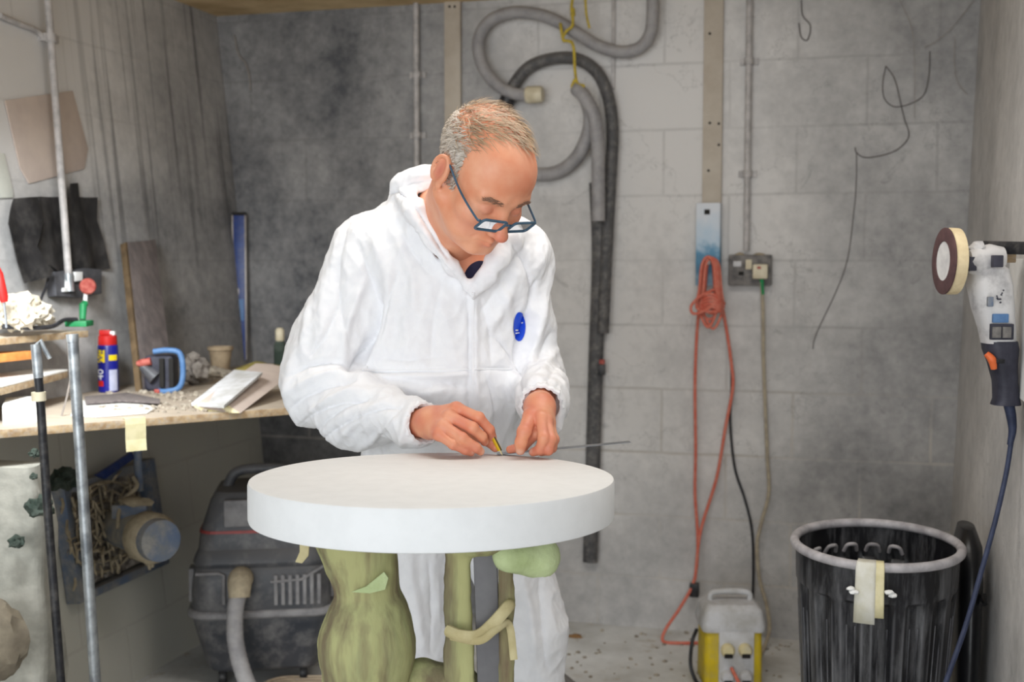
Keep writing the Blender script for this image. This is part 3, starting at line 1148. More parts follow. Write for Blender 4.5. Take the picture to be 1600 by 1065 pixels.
v, f = tube(catmull([WB(1094, 470, .085), WB(1089, 520, .05), WB(1086, 600, .035), WB(1087, 700, .035), WB(1086, 770, .03), WB(1090, 832, .03), WB(1089, 880, .035), WB(1082, 914, .05), WB(1062, 950, .09), WB(1040, 983, .13), WB(1036, 1001, .15), Vector((WB(1060, 1006, .1).x, YB - .16, FZ + .006)), Vector((WB(1094, 1006, .1).x, YB - .14, FZ + .006))], 8), 0.0055, 8)
obj('cord_left', v, f, M['orange_cord'], t, smooth=True)
v, f = tube(catmull([WB(1128, 475, .085), WB(1136, 520, .05), WB(1143, 570, .035), WB(1145, 606, .035), WB(1134, 665, .03), WB(1120, 745, .028), WB(1100, 810, .028), WB(1092, 845, .045), WB(1086, 905, .05)], 8), 0.0055, 8)
obj('cord_right', v, f, M['orange_cord'], t, smooth=True)
v, f = boxv(WB(1085, 921, .045), 0.016, 0.014, 0.024)
obj('plug', v, f, M['black'], t, bevel=0.005, label='black plug')

# double socket
a, b = WB(1140, 398), WB(1206, 446)
t = thing('double_socket', 'dust-covered grey double socket at the end of the conduit on back wall', 'socket', ((a.x + b.x) / 2, YB, b.z))
v, f = boxv(((a.x + b.x) / 2, YB - 0.022, (a.z + b.z) / 2), (b.x - a.x) / 2, 0.022, (a.z - b.z) / 2)
obj('back_box', v, f, M['dustsocket'], t, bevel=0.006)
for px in (1155, 1186):
    p = WB(px, 402, .02)
    v, f = blob(p, (0.024, 0.02, 0.016), px, 0.2, 2)
    obj('dust_cap', v, f, M['dustbeige'], t, smooth=True)
p = WB(1170, 413, .044)
v, f = boxv(p, 0.01, 0.006, 0.016)
obj('switch', v, f, M['cream'], t, bevel=0.002)
p = WB(1152, 412, .044)
v, f = boxv(p, 0.013, 0.003, 0.009)
obj('faceplate', v, f, M['txwhite'], t, bevel=0.002)
p = WB(1158, 427, .044)
v, f = boxv(p, 0.008, 0.003, 0.006)
obj('socket_hole', v, f, M['hole'], t)

t = thing('power_cable', 'beige cable with cream plug hanging from the dusty socket to the floor', 'cable', (WB(1190, 500).x, YB - .07, FZ))
p = WB(1188, 424, .062)
v, f = boxv(p, 0.024, 0.016, 0.024)
obj('plug', v, f, M['cream'], t, bevel=0.005)
p = WB(1186, 418, .079)
v, f = boxv(p, 0.006, 0.0015, 0.004)
obj('plug_mark', v, f, M['dullred'], t)
v, f = tube([WB(1190, 436, .062), WB(1191, 446, .062), WB(1192, 460, .06)], [0.007, 0.006, 0.0055], 8)
obj('strain_relief', v, f, M['green'], t, smooth=True, label='green sleeve below the plug')
v, f = tube(catmull([WB(1190, 440, .062), WB(1192, 480, .055), WB(1193, 560, .04), WB(1196, 640, .035), WB(1199, 715, .035), WB(1201, 770, .035), WB(1190, 815, .035), WB(1183, 850, .04), WB(1186, 900, .05), WB(1199, 950, .08), WB(1202, 985, .1), WB(1192, 1016, .16), Vector((WB(1186, 1040, .2).x, YB - .32, FZ + .007))], 8), 0.0062, 8)
obj('cable', v, f, M['beige_cord'], t, smooth=True)

v, f = tube(catmull([WB(1143, 560, .02), WB(1143, 610, .014), WB(1141, 660, .012), WB(1148, 730, .012), WB(1164, 780, .012), WB(1175, 830, .012), WB(1177, 900, .012), WB(1174, 960, .02), WB(1170, 1000, .06)], 8), 0.0045, 8)
tag(obj('black_cable', v, f, M['black_cord'], smooth=True), 'thin black cable running down back wall beside the orange lead', 'cable')

# transformer on the floor
c0 = C(1139, 1062, 3.62)
c0.z = FZ
t = thing('site_transformer', 'dusty yellow and white portable transformer box standing on the floor by the back wall', 'transformer', c0, YAW + R(-4))
X, Y, Z = VAX
mb = MB()
wd, dp, ht = 0.083, 0.075, 0.185
v, f = loft([rrect(c0 + Z * z, w, d, 0.018, X, Y) for z, w, d in ((0.0, wd, dp), (0.01, wd + .004, dp + .004), (ht, wd + .002, dp))])
obj('case', v, f, M['txyellow'], t, bevel=0.002)
v, f = loft([rrect(c0 + Z * z, w, d, 0.02, X, Y) for z, w, d in ((ht - .012, wd + .01, dp + .008), (ht + .006, wd + .012, dp + .01), (ht + .05, wd + .004, dp), (ht + .066, wd - .012, dp - .016))])
obj('lid', v, f, M['txwhite'], t, bevel=0.003)
h0 = c0 + Z * (ht + .066)
v, f = tube(catmull([h0 - X * .06 - Z * .01, h0 - X * .058 + Z * .018, h0 - X * .03 + Z * .026, h0 + X * .03 + Z * .026, h0 + X * .058 + Z * .018, h0 + X * .06 - Z * .01], 5), 0.009, 10)
obj('carry_handle', v, f, M['txwhite'], t, smooth=True)
v, f = boxv(c0 - Y * (dp + .006) + Z * (ht / 2 + .004) + X * .006, 0.052, 0.006, ht / 2 - .012, VAX)
obj('socket_panel', v, f, M['txwhite'], t, bevel=0.003)
for i, (dx, dz) in enumerate(((-.022, .125), (.03, .125), (-.022, .045), (.032, .045))):
    q = c0 - Y * (dp + .012) + X * dx + Z * dz
    v, f = lathe([(0.001, 0), (0.02, 0), (0.021, 0.012), (0.015, 0.022), (0.001, 0.022)], 20, q, -Y)
    so = obj('outlet', v, f, M['txsocket'] if i < 2 else M['txwhite'], t, smooth=True)
    v, f = boxv(q - Y * .024 + Z * (-.012), 0.012, 0.004, 0.006, VAX)
    obj('outlet_cap', v, f, M['hole'], so, bevel=0.001)
v, f = tube(catmull([c0 - Y * (dp + .03) + X * (-.012) + Z * .075, c0 - Y * (dp + .07) + X * .0 + Z * .05, c0 - Y * (dp + .1) + X * .02 + Z * .006, c0 - Y * (dp + .2) + X * .05 + Z * .005], 8), 0.0055, 8)
tag(obj('orange_flex', v, f, M['orange_cord'], smooth=True), 'short orange flex coming out of the front of the yellow transformer', 'flex')
v, f = tube(catmull([c0 - X * (wd + .012) + Z * .15 + Y * .03, c0 - X * (wd + .03) + Z * .12, c0 - X * (wd + .034) + Z * .05, c0 - X * (wd + .02) - Y * .02 + Z * .006, c0 - X * (wd + .005) - Y * .1 + Z * .006], 8), 0.006, 8)
tag(obj('black_flex', v, f, M['black_cord'], smooth=True), 'black flex curving down the side of the yellow transformer', 'flex')

# cobwebs
def strand(l, r, m, label, n=6):
    v, f = tube(catmull([WB(*p) for p in l], n), r, 5)
    return tag(obj('cobweb', v, f, m, smooth=True), label, 'cobweb')


strand([(1406, 0, .03), (1425, 45, .04), (1429, 100, .04), (1429, 184, .03)], .0011, M['cobweb'], 'pale cobweb thread hanging down the upper right of the back wall')
strand([(1522, 0, .01), (1490, 40, .02), (1460, 66, .02), (1444, 74, .01)], .0011, M['cobweb'], 'pale cobweb slanting out of the top right corner')
strand([(1492, 60, .02), (1491, 100, .02), (1497, 130, .02), (1512, 148, .01)], .0011, M['cobweb'], 'pale cobweb drooping into the right corner of the back wall')
strand([(1384, 103, .004), (1379, 132, .004), (1383, 156, .004), (1403, 167, .004), (1440, 152, .004), (1451, 120, .004), (1453, 80, .004)], .0017, M['thread'], 'sooty strand making a loose loop on upper right of back wall')
strand([(1384, 103, .006), (1398, 124, .006), (1407, 160, .006), (1413, 186, .006), (1420, 212, .006), (1404, 232, .006), (1380, 242, .006), (1352, 246, .006), (1338, 238, .006), (1336, 230, .006)], .0017, M['thread'], 'sooty strand trailing in a wide curve below the strand loop on back wall')
strand([(1338, 238, .004), (1338, 280, .004), (1334, 330, .004), (1320, 420, .004), (1276, 520, .004), (1270, 545, .004)], .0014, M['thread'], 'long faint sooty strand running down the middle right of back wall')
strand([(1252, 0, .004), (1254, 24, .004), (1266, 40, .004), (1262, 62, .004), (1252, 58, .004), (1248, 36, .004)], .002, M['thread'], 'short sooty strand near the ceiling right of the thicker conduit')
strand([(366, 55, .01), (372, 84, .012), (384, 100, .012), (390, 124, .01), (391, 142, .008)], .003, M['cobweb'], 'dusty pale cobweb hanging in the top left corner')

# ------------------------------------------------------------------ left wall
def wl_poly(pts, off, th):
    """slab on the left wall from traced corners, off the wall by `off`, thickness th towards the room"""
    return prism([WL(x, y, off) for x, y in pts], NL * th)


t0 = WL(75, 0, .036); t1 = WL(107, 428, .036)
dirv = (t0 - t1).normalized()
t0 = t1 + dirv * ((CZ - t1.z) / dirv.z)
t = thing('conduit', 'galvanised conduit pipe on left wall running down to the grey socket', 'conduit', t1 - NL * .036)
v, f = tube([t1, (t0 + t1) / 2, t0], 0.0105, 14)
obj('pipe', v, f, M['conduit'], t, smooth=True)
p = WL(80, 60, .036)
mb = MB()
mb.add(*tube([p - dirv * .012, p + dirv * .012], 0.015, 12))
mb.add(*boxv(WL(76, 60, .013), 0.013, 0.03, 0.011))
mb.build('saddle_clip', M['conduit'], t, smooth=True)
p = t1
v, f = tube([p, p - dirv * .05], 0.0135, 12)
obj('coupling', v, f, M['galv'], t, smooth=True)

v, f = tube(catmull([WL(0, 24, .012), WL(28, 36, .012), WL(56, 47, .012), WL(72, 62, .014)], 6), 0.008, 10)
tag(obj('wall_cable', v, f, M['conduit'], smooth=True), 'grey cable crossing the top of left wall to the conduit', 'cable')
v, f = wl_poly([(6, 157), (112, 142), (136, 233), (130, 264), (44, 287), (30, 262)], .002, .004)
tag(obj('card_sheet', v, f, M['pinkboard'], bevel=.001), 'pinkish card sheet hung behind the conduit on left wall', 'card')
v, f = wl_poly([(-14, 240), (4, 240), (18, 300), (18, 309), (-14, 310)], .002, .006)
tag(obj('card_offcut', v, f, M['palecard'], bevel=.001), 'pale card offcut at the edge of left wall below the pinkish card', 'card')


def hide_sheet(name, pts, off, seed, label, amp=.012):
    """hanging floppy sheet: traced outline, gridded, with folds"""
    bm = bmesh.new()
    vs = [bm.verts.new(WL(x, y, off)) for x, y in pts]
    fc = bm.faces.new(vs)
    bmesh.ops.triangulate(bm, faces=[fc])
    for _ in range(3):
        bmesh.ops.subdivide_edges(bm, edges=[e for e in bm.edges if e.calc_length() > .016], cuts=1, use_grid_fill=False)
        bmesh.ops.triangulate(bm, faces=bm.faces[:])
    for v_ in bm.verts:
        q = v_.co
        v_.co = q + NL * (amp * (1 + math.sin(q.y * 38 + seed + q.z * 6)) * .7 + amp * .5 * (mnoise.noise(q * 9 + Vector((seed, 0, 0))) + .6))
    bm.normal_update()
    ret = bmesh.ops.extrude_face_region(bm, geom=bm.faces[:])
    nv = [g for g in ret['geom'] if isinstance(g, bmesh.types.BMVert)]
    for v_ in nv:
        v_.co -= NL * .003
    vv = [x.co.copy() for x in bm.verts]
    bm.verts.index_update()
    ff = [[x.index for x in fa.verts] for fa in bm.faces]
    bm.free()
    return tag(obj(name, vv, ff, M['blackhide'], smooth=True, auto=50), label, 'sheet')


hide_sheet('black_sheet', [(52, 322), (52, 308), (100, 308), (100, 288), (118, 286), (120, 308), (146, 309), (148, 345), (158, 380), (167, 420), (150, 423), (110, 420), (84, 424), (62, 412), (52, 388), (58, 350)], .004, 1.0, 'black rubber sheet hanging below the pinkish card on left wall, behind the conduit')
hide_sheet('black_sheet', [(20, 310), (54, 308), (58, 345), (50, 385), (62, 412), (74, 424), (66, 434), (36, 443), (28, 420), (18, 385), (8, 350)], .03, 3.0, 'crumpled black rubber piece hanging at the outer side of the black sheet')

# left wall socket, plug, red disc
a, b = WL(72, 424), WL(146, 466)
c0 = (a + b) / 2
t = thing('wall_socket', 'dark grey double wall socket on left wall under the black sheets', 'socket', b)
v, f = wl_poly([(72, 426), (120, 420), (146, 422), (146, 460), (118, 466), (74, 464)], .001, .03)
obj('plate', v, f, M['socket'], t, bevel=.003)
v, f = wl_poly([(111, 425), (123, 425), (123, 439), (111, 440)], .031, .014)
obj('rocker_switch', v, f, M['white'], t, bevel=.002, label='white rocker switch')
v, f = wl_poly([(101, 435), (106, 435), (107, 448), (112, 449), (112, 455), (96, 456), (96, 450), (101, 449)], .031, .008)
obj('indicator', v, f, M['white'], t, bevel=.001)
v, f = tube(catmull([WL(75, 436, .02), WL(72, 448, .05), WL(66, 462, .06), WL(60, 478, .07)], 6), 0.004, 8)
obj('flex', v, f, M['black_cord'], t, smooth=True)

p = WL(136, 447, .07)
t = thing('sanding_pad', 'dull red round pad on a green and white stem above the shelf end', 'pad', WL(132, 500, .07))
v, f = lathe([(0.001, 0), (0.019, 0), (0.023, 0.004), (0.023, 0.012), (0.019, 0.016), (0.001, 0.016)], 24, p, (0.75, -0.66, 0))
obj('disc', v, f, M['dullred'], t, smooth=True)
v, f = tube([WL(134, 458, .065), WL(133, 474, .065)], 0.006, 10)
obj('collar', v, f, M['white'], t, smooth=True)
v, f = tube([WL(133, 474, .065), WL(130, 476, .065), WL(129, 499, .065)], [0.01, 0.011, 0.009], 10)
obj('stem', v, f, M['green'], t, smooth=True)

# upper shelf with clutter
def shelf(name, label, z, pts, th, m, m2=None):
    """horizontal board: traced top outline at height z"""
    t = thing(name, label, 'shelf', H(*pts[0], z))
    v, f = prism([H(x, y, z) for x, y in pts], (0, 0, -th))
    obj('board', v, f, m, t, bevel=.002)
    return t


ZU = C(138, 516, 3.35).z
YU = C(138, 516, 3.35).y
UP = [Vector((xl(ZU) + .005, 2.35, ZU)), Vector((xl(ZU) + .005, YU, ZU)), H(138, 516, ZU), H(-70, 534, ZU)]
UP[0].y = UP[3].y
t = thing('wall_shelf', 'narrow raw wood upper shelf on left wall holding the crumpled paper', 'shelf', UP[0])
v, f = prism(UP, (0, 0, -.018))
obj('board', v, f, M['ply'], t, bevel=.002)
v, f = prism([p + Vector((0.01, -.01, -.04)) if i > 1 else p + Vector((.01, 0, -.04)) for i, p in enumerate([UP[0], UP[1] - Vector((0, .3, 0)), UP[2] + (UP[3] - UP[2]) * .42 - Vector((.01, 0, 0)), UP[3] - Vector((.03, 0, 0))])], (0, 0, -.022))
obj('under_board', v, f, M['orangewood'], t, bevel=.002, label='orange-brown board under the shelf')
d = 3.1
mb = MB()
for i, (px, py, dd, r) in enumerate(((8, 488, 3.1, .035), (28, 478, 3.15, .045), (48, 484, 3.18, .04), (62, 492, 3.2, .03), (40, 496, 3.1, .035), (18, 500, 3.08, .03), (70, 500, 3.25, .022))):
    mb.add(*blob(C(px, py, dd), (r, r, r * .8), i, 0.55, 3, 3.0))
mb.build('tmp', M['paleplaster'])
tmp = bpy.data.objects['tmp']
tmp.name = 'crumpled_paper'
tag(tmp, 'heap of crumpled off-white paper on the upper shelf', 'paper')
v, f = tube(catmull([C(4, 510, 3.05), C(30, 511, 3.08), C(60, 512, 3.12), C(84, 509, 3.2), C(100, 500, 3.3), C(120, 499, 3.34)], 6), 0.006, 8)
tag(obj('black_lead', v, f, M['black_cord'], smooth=True), 'black lead lying along the front of the upper shelf', 'lead')
v, f = boxv(C(124, 505, 3.36), 0.03, 0.03, 0.008, VAX)
tag(obj('green_tray', v, f, M['green'], bevel=.003), 'small dark green tray on the end of the upper shelf', 'tray')
p = C(3, 466, 3.0)
t = thing('screwdriver', 'red-handled tool standing at the near end of the upper shelf', 'screwdriver', C(3, 476, 3.0))
v, f = tube([C(-4, 418, 3.0), C(-3, 428, 3.0), C(5, 464, 3.0), C(7, 472, 3.0)], [0.006, 0.012, 0.012, 0.008], 12)
obj('handle', v, f, M['red'], t, smooth=True)
v, f = tube([C(6, 470, 3.0), C(9, 498, 3.0), C(10, 512, 3.0)], 0.003, 8)
obj('shaft', v, f, M['steel'], t, smooth=True)

# lower shelf, bright in the daylight
ZM = C(106, 577, 3.3).z
YM = C(106, 577, 3.3).y
LOW = [Vector((xl(ZM) + .005, 2.3, ZM)), Vector((xl(ZM) + .005, YM, ZM)), H(106, 577, ZM), H(-70, 620, ZM)]
LOW[0].y = LOW[3].y
t = thing('wall_shelf', 'white-topped lower shelf with brown front edge above the workbench on left wall', 'shelf', LOW[0])
v, f = prism(LOW, (0, 0, -.004))
obj('white_top', v, f, M['shelfwhite'], t, label='white top sheet')
v, f = prism([p - Vector((0, 0, .0045)) for p in LOW], (0, 0, -.018))
obj('board', v, f, M['ply'], t, bevel=.002)

# workbench
ZB = 0.862
A0 = H(-60, 676, ZB); A1 = H(0, 671, ZB); A2 = H(230, 653, ZB); A3 = H(440, 637, ZB)
dv = (A3 - A2).normalized()
A4 = A3 + dv * .38
A4b = Vector((A4.x + .02, YB - .004, ZB))
BP = [Vector((xl(ZB) + .004, 2.0, ZB)), A0 - dv * .2, A2, A3, A4, A4b, Vector((xl(ZB) + .004, YB - .004, ZB))]
t = thing('workbench', 'dusty raw wood workbench fitted into the left corner', 'workbench', (BP[0].x, 3.3, FZ))
v, f = prism(BP, (0, 0, -.02))
obj('benchtop', v, f, M['ply'], t, bevel=.002)
for q in (A4 + Vector((-.06, .06, 0)), A4b + Vector((-.06, -.06, 0))):
    v, f = boxv((q.x, q.y, (ZB - .02 + FZ) / 2), 0.022, 0.022, (ZB - .02 - FZ) / 2)
    obj('leg', v, f, M['fanblue'], t, bevel=.002)
p = H(216, 720, .74)
q0 = C(212, 660, 3.45); q1 = C(216, 775, 3.62)
v, f = tube([C(213, 668, 3.5), C(218, 765, 3.55)], 0.012, 10)
obj('bracket_strut', v, f, M['fanblue'], t, smooth=True, label='blue-grey strut under the benchtop')
# tape hanging from bench edge
p = H(195, 655.5, ZB); q = H(227, 653, ZB)
e = (q - p)
pts = [p - dv.cross(Vector((0, 0, 1))) * -.02 + Vector((0, 0, .001))]
nout = Vector((dv.y, -dv.x, 0))
strip = []
for s, z in ((-.02, .0015), (.0015, .0015), (.003, -.012), (.002, -.05), (.006, -.078)):
    for k, ww in enumerate((0, 1)):
        base = (p if k == 0 else q)
        strip.append(base + nout * s + Vector((0, 0, z)))
ff = [[2 * i, 2 * i + 1, 2 * i + 3, 2 * i + 2] for i in range(4)]
o = obj('masking_tape', strip, ff, M['tape'])
sm = o.modifiers.new('thick', 'SOLIDIFY'); sm.thickness = .0012; sm.offset = 1
tag(o, 'strip of cream masking tape hanging off the workbench front edge', 'tape')

# posts in front of the bench
def post(pts, r, m, label, extra=None):
    P = [C(*p) for p in pts]
    P[-1] = P[-1] + (P[-1] - P[-2]).normalized() * 0.0
    # carry the last point down to the floor
    dd = (P[-1] - P[-2]).normalized()
    P[-1] = P[-1] + dd * ((FZ - P[-1].z) / dd.z)
    t = thing('metal_post', label, 'post', P[-1])
    v, f = tube(P, r, 14)
    obj('shaft', v, f, m, t, smooth=True)
    return t


t = post([(113, 524, 2.72), (131, 790, 2.72), (148, 1050, 2.72)], 0.0125, M['galv'], 'bright galvanised post standing in front of the workbench, thicker of the two posts')
v, f = tube([C(112.6, 522, 2.72), C(113.6, 534, 2.72)], 0.0135, 14)
obj('cap', v, f, M['galv'], t, smooth=True)
t = post([(56, 540, 2.66), (64, 640, 2.66), (74, 790, 2.66), (95, 1062, 2.66)], 0.0095, M['black'], 'thin black post standing at the far left in front of the workbench')
v, f = tube([C(55.6, 538, 2.66), C(60, 590, 2.66)], 0.0108, 14)
obj('sleeve', v, f, M['galv'], t, smooth=True, label='pale sleeve at the top')
v, f = tube([C(60.2, 612, 2.66), C(61, 626, 2.66)], 0.0155, 14)
obj('cream_knob', v, f, M['cream'], t, smooth=True, label='cream collar')
mb = MB()
mb.add(*tube([C(56, 540, 2.66), C(64, 532, 2.66), C(70, 546, 2.66), C(78, 560, 2.66)], 0.005, 8))
mb.build('clamp', M['galv'], t, smooth=True)

# ------------------------------------------------------------------ things on the bench
def onH(px, py, z=None):
    return H(px, py, ZB if z is None else z)


# spray can
cc = onH(170, 612)
t = thing('spray_can', 'blue and yellow spray can with red cap on the workbench', 'spray can', cc, YAW)
s = cc.length and (3.56 / 1900)
dcan = -cc.x * SA + cc.y * CA
pxm = dcan / FPX
rc = 15.5 * pxm
hc = 72 * pxm
v, f = lathe([(rc * .9, 0), (rc, .003), (rc, hc), (rc * .93, hc + .004)], 32, cc)
cano = obj('can_body', v, f, M['bluecan'], t, smooth=True)


def patch(c, r, a0, a1, z0, z1, n=12, th=.0006):
    vv = []
    for z in (z0, z1):
        for k in range(n + 1):
            a = R(a0 + (a1 - a0) * k / n)
            vv.append(Vector(c) + VAX[0] * (r * math.sin(a)) - VAX[1] * (r * math.cos(a)) + Vector((0, 0, z)))
    return vv, [[k, k + 1, n + 2 + k, n + 1 + k] for k in range(n)]


def curved_text(txt, c, r, a0, z0, size, rotate=True):
    tv, tf = text_mesh(txt, size)
    out = []
    for q in tv:
        x, y = (-q.y, q.x) if rotate else (q.x, q.y)
        a = R(a0) + x / r
        rr = r + q.z
        out.append(Vector(c) + VAX[0] * (rr * math.sin(a)) - VAX[1] * (rr * math.cos(a)) + Vector((0, 0, z0 + y)))
    return out, tf


v, f = patch(cc, rc + .0006, -58, 0, hc * .66, hc * .93)
obj('yellow_shield', v, f, M['yellow'], cano)
v, f = patch(cc, rc + .0006, 22, 75, hc * .04, hc * .5)
obj('light_panel', v, f, M['lightlabel'], cano)
v, f = patch(cc, rc + .0006, 22, 75, hc * .7, hc * .82)
obj('yellow_panel', v, f, M['yellow'], cano)
v, f = curved_text('WD', cc, rc + .0012, -28, hc * .8, .03)
obj('lettering', v, f, M['bluecan'], cano)
v, f = curved_text('40', cc, rc + .0012, -28, hc * .4, .032)
obj('lettering', v, f, M['white'], cano)
v, f = patch(cc, rc + .0006, -55, -10, hc * .14, hc * .26)
obj('red_band', v, f, M['red'], cano)
v, f = lathe([(rc * .9, hc + .002), (rc * .95, hc + .008), (rc * .9, hc + .03), (rc * .55, hc + .036)], 28, cc)
capo = obj('cap', v, f, M['red'], t, smooth=True)
v, f = boxv(cc + Vector((0, 0, hc + .04)) - VAX[0] * .006, .016, .009, .008, VAX)
obj('nozzle', v, f, M['red'], capo, bevel=.003)
v, f = boxv(cc + Vector((0, 0, hc + .038)) + VAX[0] * .016, .007, .008, .006, VAX)
obj('straw_clip', v, f, M['white'], capo, bevel=.002)

# dark plank leaning on the left wall
P0 = [WL(199, 378, .035), WL(243, 374, .035)]
b0 = onH(224, 612); b1 = onH(272, 606)
pl = [P0[0], P0[1], b1, b0]
nn = (P0[1] - P0[0]).cross(b0 - P0[0]).normalized()
if nn.dot(Vector((0, 0, CAMH)) - P0[0]) > 0: nn = -nn
t = thing('leaning_plank', 'dark dirty plank leaning against left wall on the workbench', 'plank', b0)
v, f = prism(pl, nn * .02)
obj('plank', v, f, M['darkboard'], t, bevel=.002)
ex = (P0[0] - P0[1]).normalized()
v, f = prism([P0[0] + ex * .0005, P0[0] + ex * .012, b0 + ex * .012, b0 + ex * .0005], nn * .02)
obj('raw_edge', v, f, M['boardedge'], t, bevel=.001, label='bare wood edge')
v, f = prism([WL(247, 520, .09), WL(260, 519, .09), WL(263, 545, .1), WL(249, 546, .1)], NL * .001)

# spirit level in the corner
lb = WB(376, 562, .06); lt = WB(374, 336, .034)
ax = (lt - lb).normalized()
xx = VAX[0].copy(); xx = (xx - ax * xx.dot(ax)).normalized(); yy = ax.cross(xx)
t = thing('spirit_level', 'blue spirit level standing upright in the left corner on the bench', 'spirit level', lb)
ln = (lt - lb).length
v, f = boxv(lb + ax * ln / 2, .022, .008, ln / 2, (xx, yy, ax))
obj('web', v, f, M['bluelevel'], t, bevel=.001)
for sgn in (-1, 1):
    v, f = boxv(lb + ax * ln / 2 + xx * (.0235 * sgn), .0028, .0125, ln / 2, (xx, yy, ax))
    obj('edge_flange', v, f, M['alu'], t, bevel=.001)
v, f = boxv(lt + ax * .004, .024, .0125, .006, (xx, yy, ax))
obj('end_cap', v, f, M['hole'], t, bevel=.001)
for kk in (.47,):
    v, f = boxv(lb + ax * ln * kk - xx * .014, .012, .0095, .014, (xx, yy, ax))
    vv = obj('vial_window', v, f, M['alu'], t, bevel=.002)
    v, f = tube([lb + ax * (ln * kk - .009) - xx * .014 - yy * .0095, lb + ax * (ln * kk + .009) - xx * .014 - yy * .0095], .004, 8)
    obj('vial', v, f, M['spongeyellow'], vv, smooth=True)
v, f = boxv(lb + ax * ln * .345, .016, .0084, .04, (xx, yy, ax))
obj('worn_print', v, f, M['toolblue'], t, bevel=.001)

# cordless tool lying on the bench
tc = onH(258, 612)
t = thing('power_tool', 'blue and black power tool with a red nose lying on the bench', 'power tool', tc, YAW)
dct = -tc.x * SA + tc.y * CA
pm = dct / FPX
X, Y, Z = VAX


def tp(px, py, dz=0):
    return C(px, py, dct + dz)


v, f = loft([rrect(tp(252, 582, .0) + Y * yv, hx, hz, .014, X, Z) for yv, hx, hz in ((-.03, .036, .046), (-.025, .042, .052), (.03, .042, .052), (.036, .034, .044))])
obj('body', v, f, M['toolblack'], t, bevel=.002)
mb = MB()
mb.add(*tube(catmull([tp(240, 549, -.035), tp(262, 547, -.035), tp(281, 552, -.035), tp(286, 580, -.035), tp(281, 604, -.035), tp(262, 611, -.035), tp(248, 611, -.03)], 5), .0085, 10))
mb.build('frame', M['toolblue'], t, smooth=True, label='blue bumper frame')
mb = MB()
for px in (253, 268):
    mb.add(*boxv(tp(px, 582, -.036), .007, .006, .042, VAX))
mb.build('grip_slot', M['hole'], t, bevel=.002)
v, f = tube([tp(243, 590, -.03), tp(232, 580, -.03), tp(222, 571, -.03)], [.022, .017, .012], 14)
obj('gearbox', v, f, M['socket'], t, smooth=True)
v, f = tube([tp(236, 564, -.035), tp(222, 567, -.035), tp(214, 568, -.035)], [.011, .012, .007], 12)
obj('nose', v, f, M['dullred'], t, smooth=True, label='red nose piece')
v, f = boxv(tp(246, 611, -.035), .008, .008, .006, VAX)
obj('foot', v, f, M['dullred'], t, bevel=.002)

# plaster lump and pot
pp = onH(345, 583)
dpp = -pp.x * SA + pp.y * CA
k = dpp / FPX
t_ = lathe([(11 * k, 0), (13 * k, .004), (17.5 * k, 36 * k), (20 * k, 37 * k), (20 * k, 42 * k), (17 * k, 42 * k), (15.5 * k, 36 * k), (9 * k, .008), (.0005, .008)], 28, pp)
tag(obj('clay_pot', *t_, M['pot'], smooth=True), 'beige clay pot on the bench beside the spirit level', 'pot')
q = onH(306, 592)
mb = MB()
for i in range(7):
    mb.add(*blob(C(306 + rng.uniform(-14, 14), 574 + rng.uniform(-14, 14), 3.75 + rng.uniform(-.03, .03)), rng.uniform(.02, .034), i, .5, 2))
mb.add(*blob(onH(306, 596), (.05, .04, .02), 9, .4, 3))
o = mb.build('rubble_heap', M['lump'], smooth=False)
tag(o, 'dark dusty heap of sweepings between power tool and clay pot', 'rubble', kind='stuff')
q = onH(330, 600)
v, f = blob(onH(333, 590) + Vector((0, 0, .012)), (.07, .05, .022), 21, .5, 3)
tag(obj('plaster_heap', v, f, M['debris'], smooth=False), 'pale heap of plaster dust in front of the clay pot', 'plaster', kind='stuff')

# boards near the man
wb_ = [onH(298, 634, ZB + .014), onH(370, 632, ZB + .014), onH(412, 582, ZB + .05), onH(370, 580, ZB + .05)]
v, f = prism([C(299, 629, 3.11), C(350, 633, 3.05), C(410, 581, 3.33), C(366, 577, 3.42)], (0, 0, -.008))
tag(obj('white_board', v, f, M['txwhite'], bevel=.001), 'thin white board lying on the bench, propped on the timber offcut', 'board')
t = thing('timber_offcut', 'pinkish painted timber offcut with raw cream end, at the bench front', 'offcut', C(370, 650, 3.24))
prof = [C(301, 634, 3.1), C(312, 627, 3.1), C(338, 628, 3.1), C(358, 633, 3.1), C(376, 645, 3.08), C(352, 645, 3.08), C(312, 641, 3.1)]
ext = C(448, 575, 3.5) - C(366, 636, 3.09)
v, f = prism(prof, ext)
obj('painted_board', v, f, M['pinkboard'], t, bevel=.001)
cen = sum(prof, Vector()) / len(prof)
en = -ext.normalized() * .0015
v, f = prism([cen + (p_ - cen) * .96 + en * .1 for p_ in prof], en)
obj('sawn_end', v, f, M['tape'], t, label='raw cream sawn end')
v, f = blob(onH(409, 590) + Vector((0, 0, .018)), (.085, .055, .032), 5, .35, 3)
tag(obj('cloth', v, f, M['spongeyellow'], smooth=True), 'olive yellow folded cloth on the bench behind the timber offcut', 'cloth')
bt_ = onH(438, 585)
t = thing('glue_bottle', 'small pale bottle with a greenish base just behind the person\'s elbow', 'bottle', bt_)
v, f = lathe([(.016, 0), (.021, .004), (.021, .1), (.012, .116)], 18, bt_)
obj('bottle_body', v, f, M['mossdark'], t, smooth=True)
v, f = lathe([(.012, .112), (.015, .118), (.015, .15), (.009, .158)], 16, bt_)
obj('cap', v, f, M['cream'], t, smooth=True)
# flat scraps on the bench
def flat(name, pts, z, th, m, label, cat):
    v, f = prism([onH(x, y, z) for x, y in pts], (0, 0, th))
    return tag(obj(name, v, f, m, bevel=.0008), label, cat)


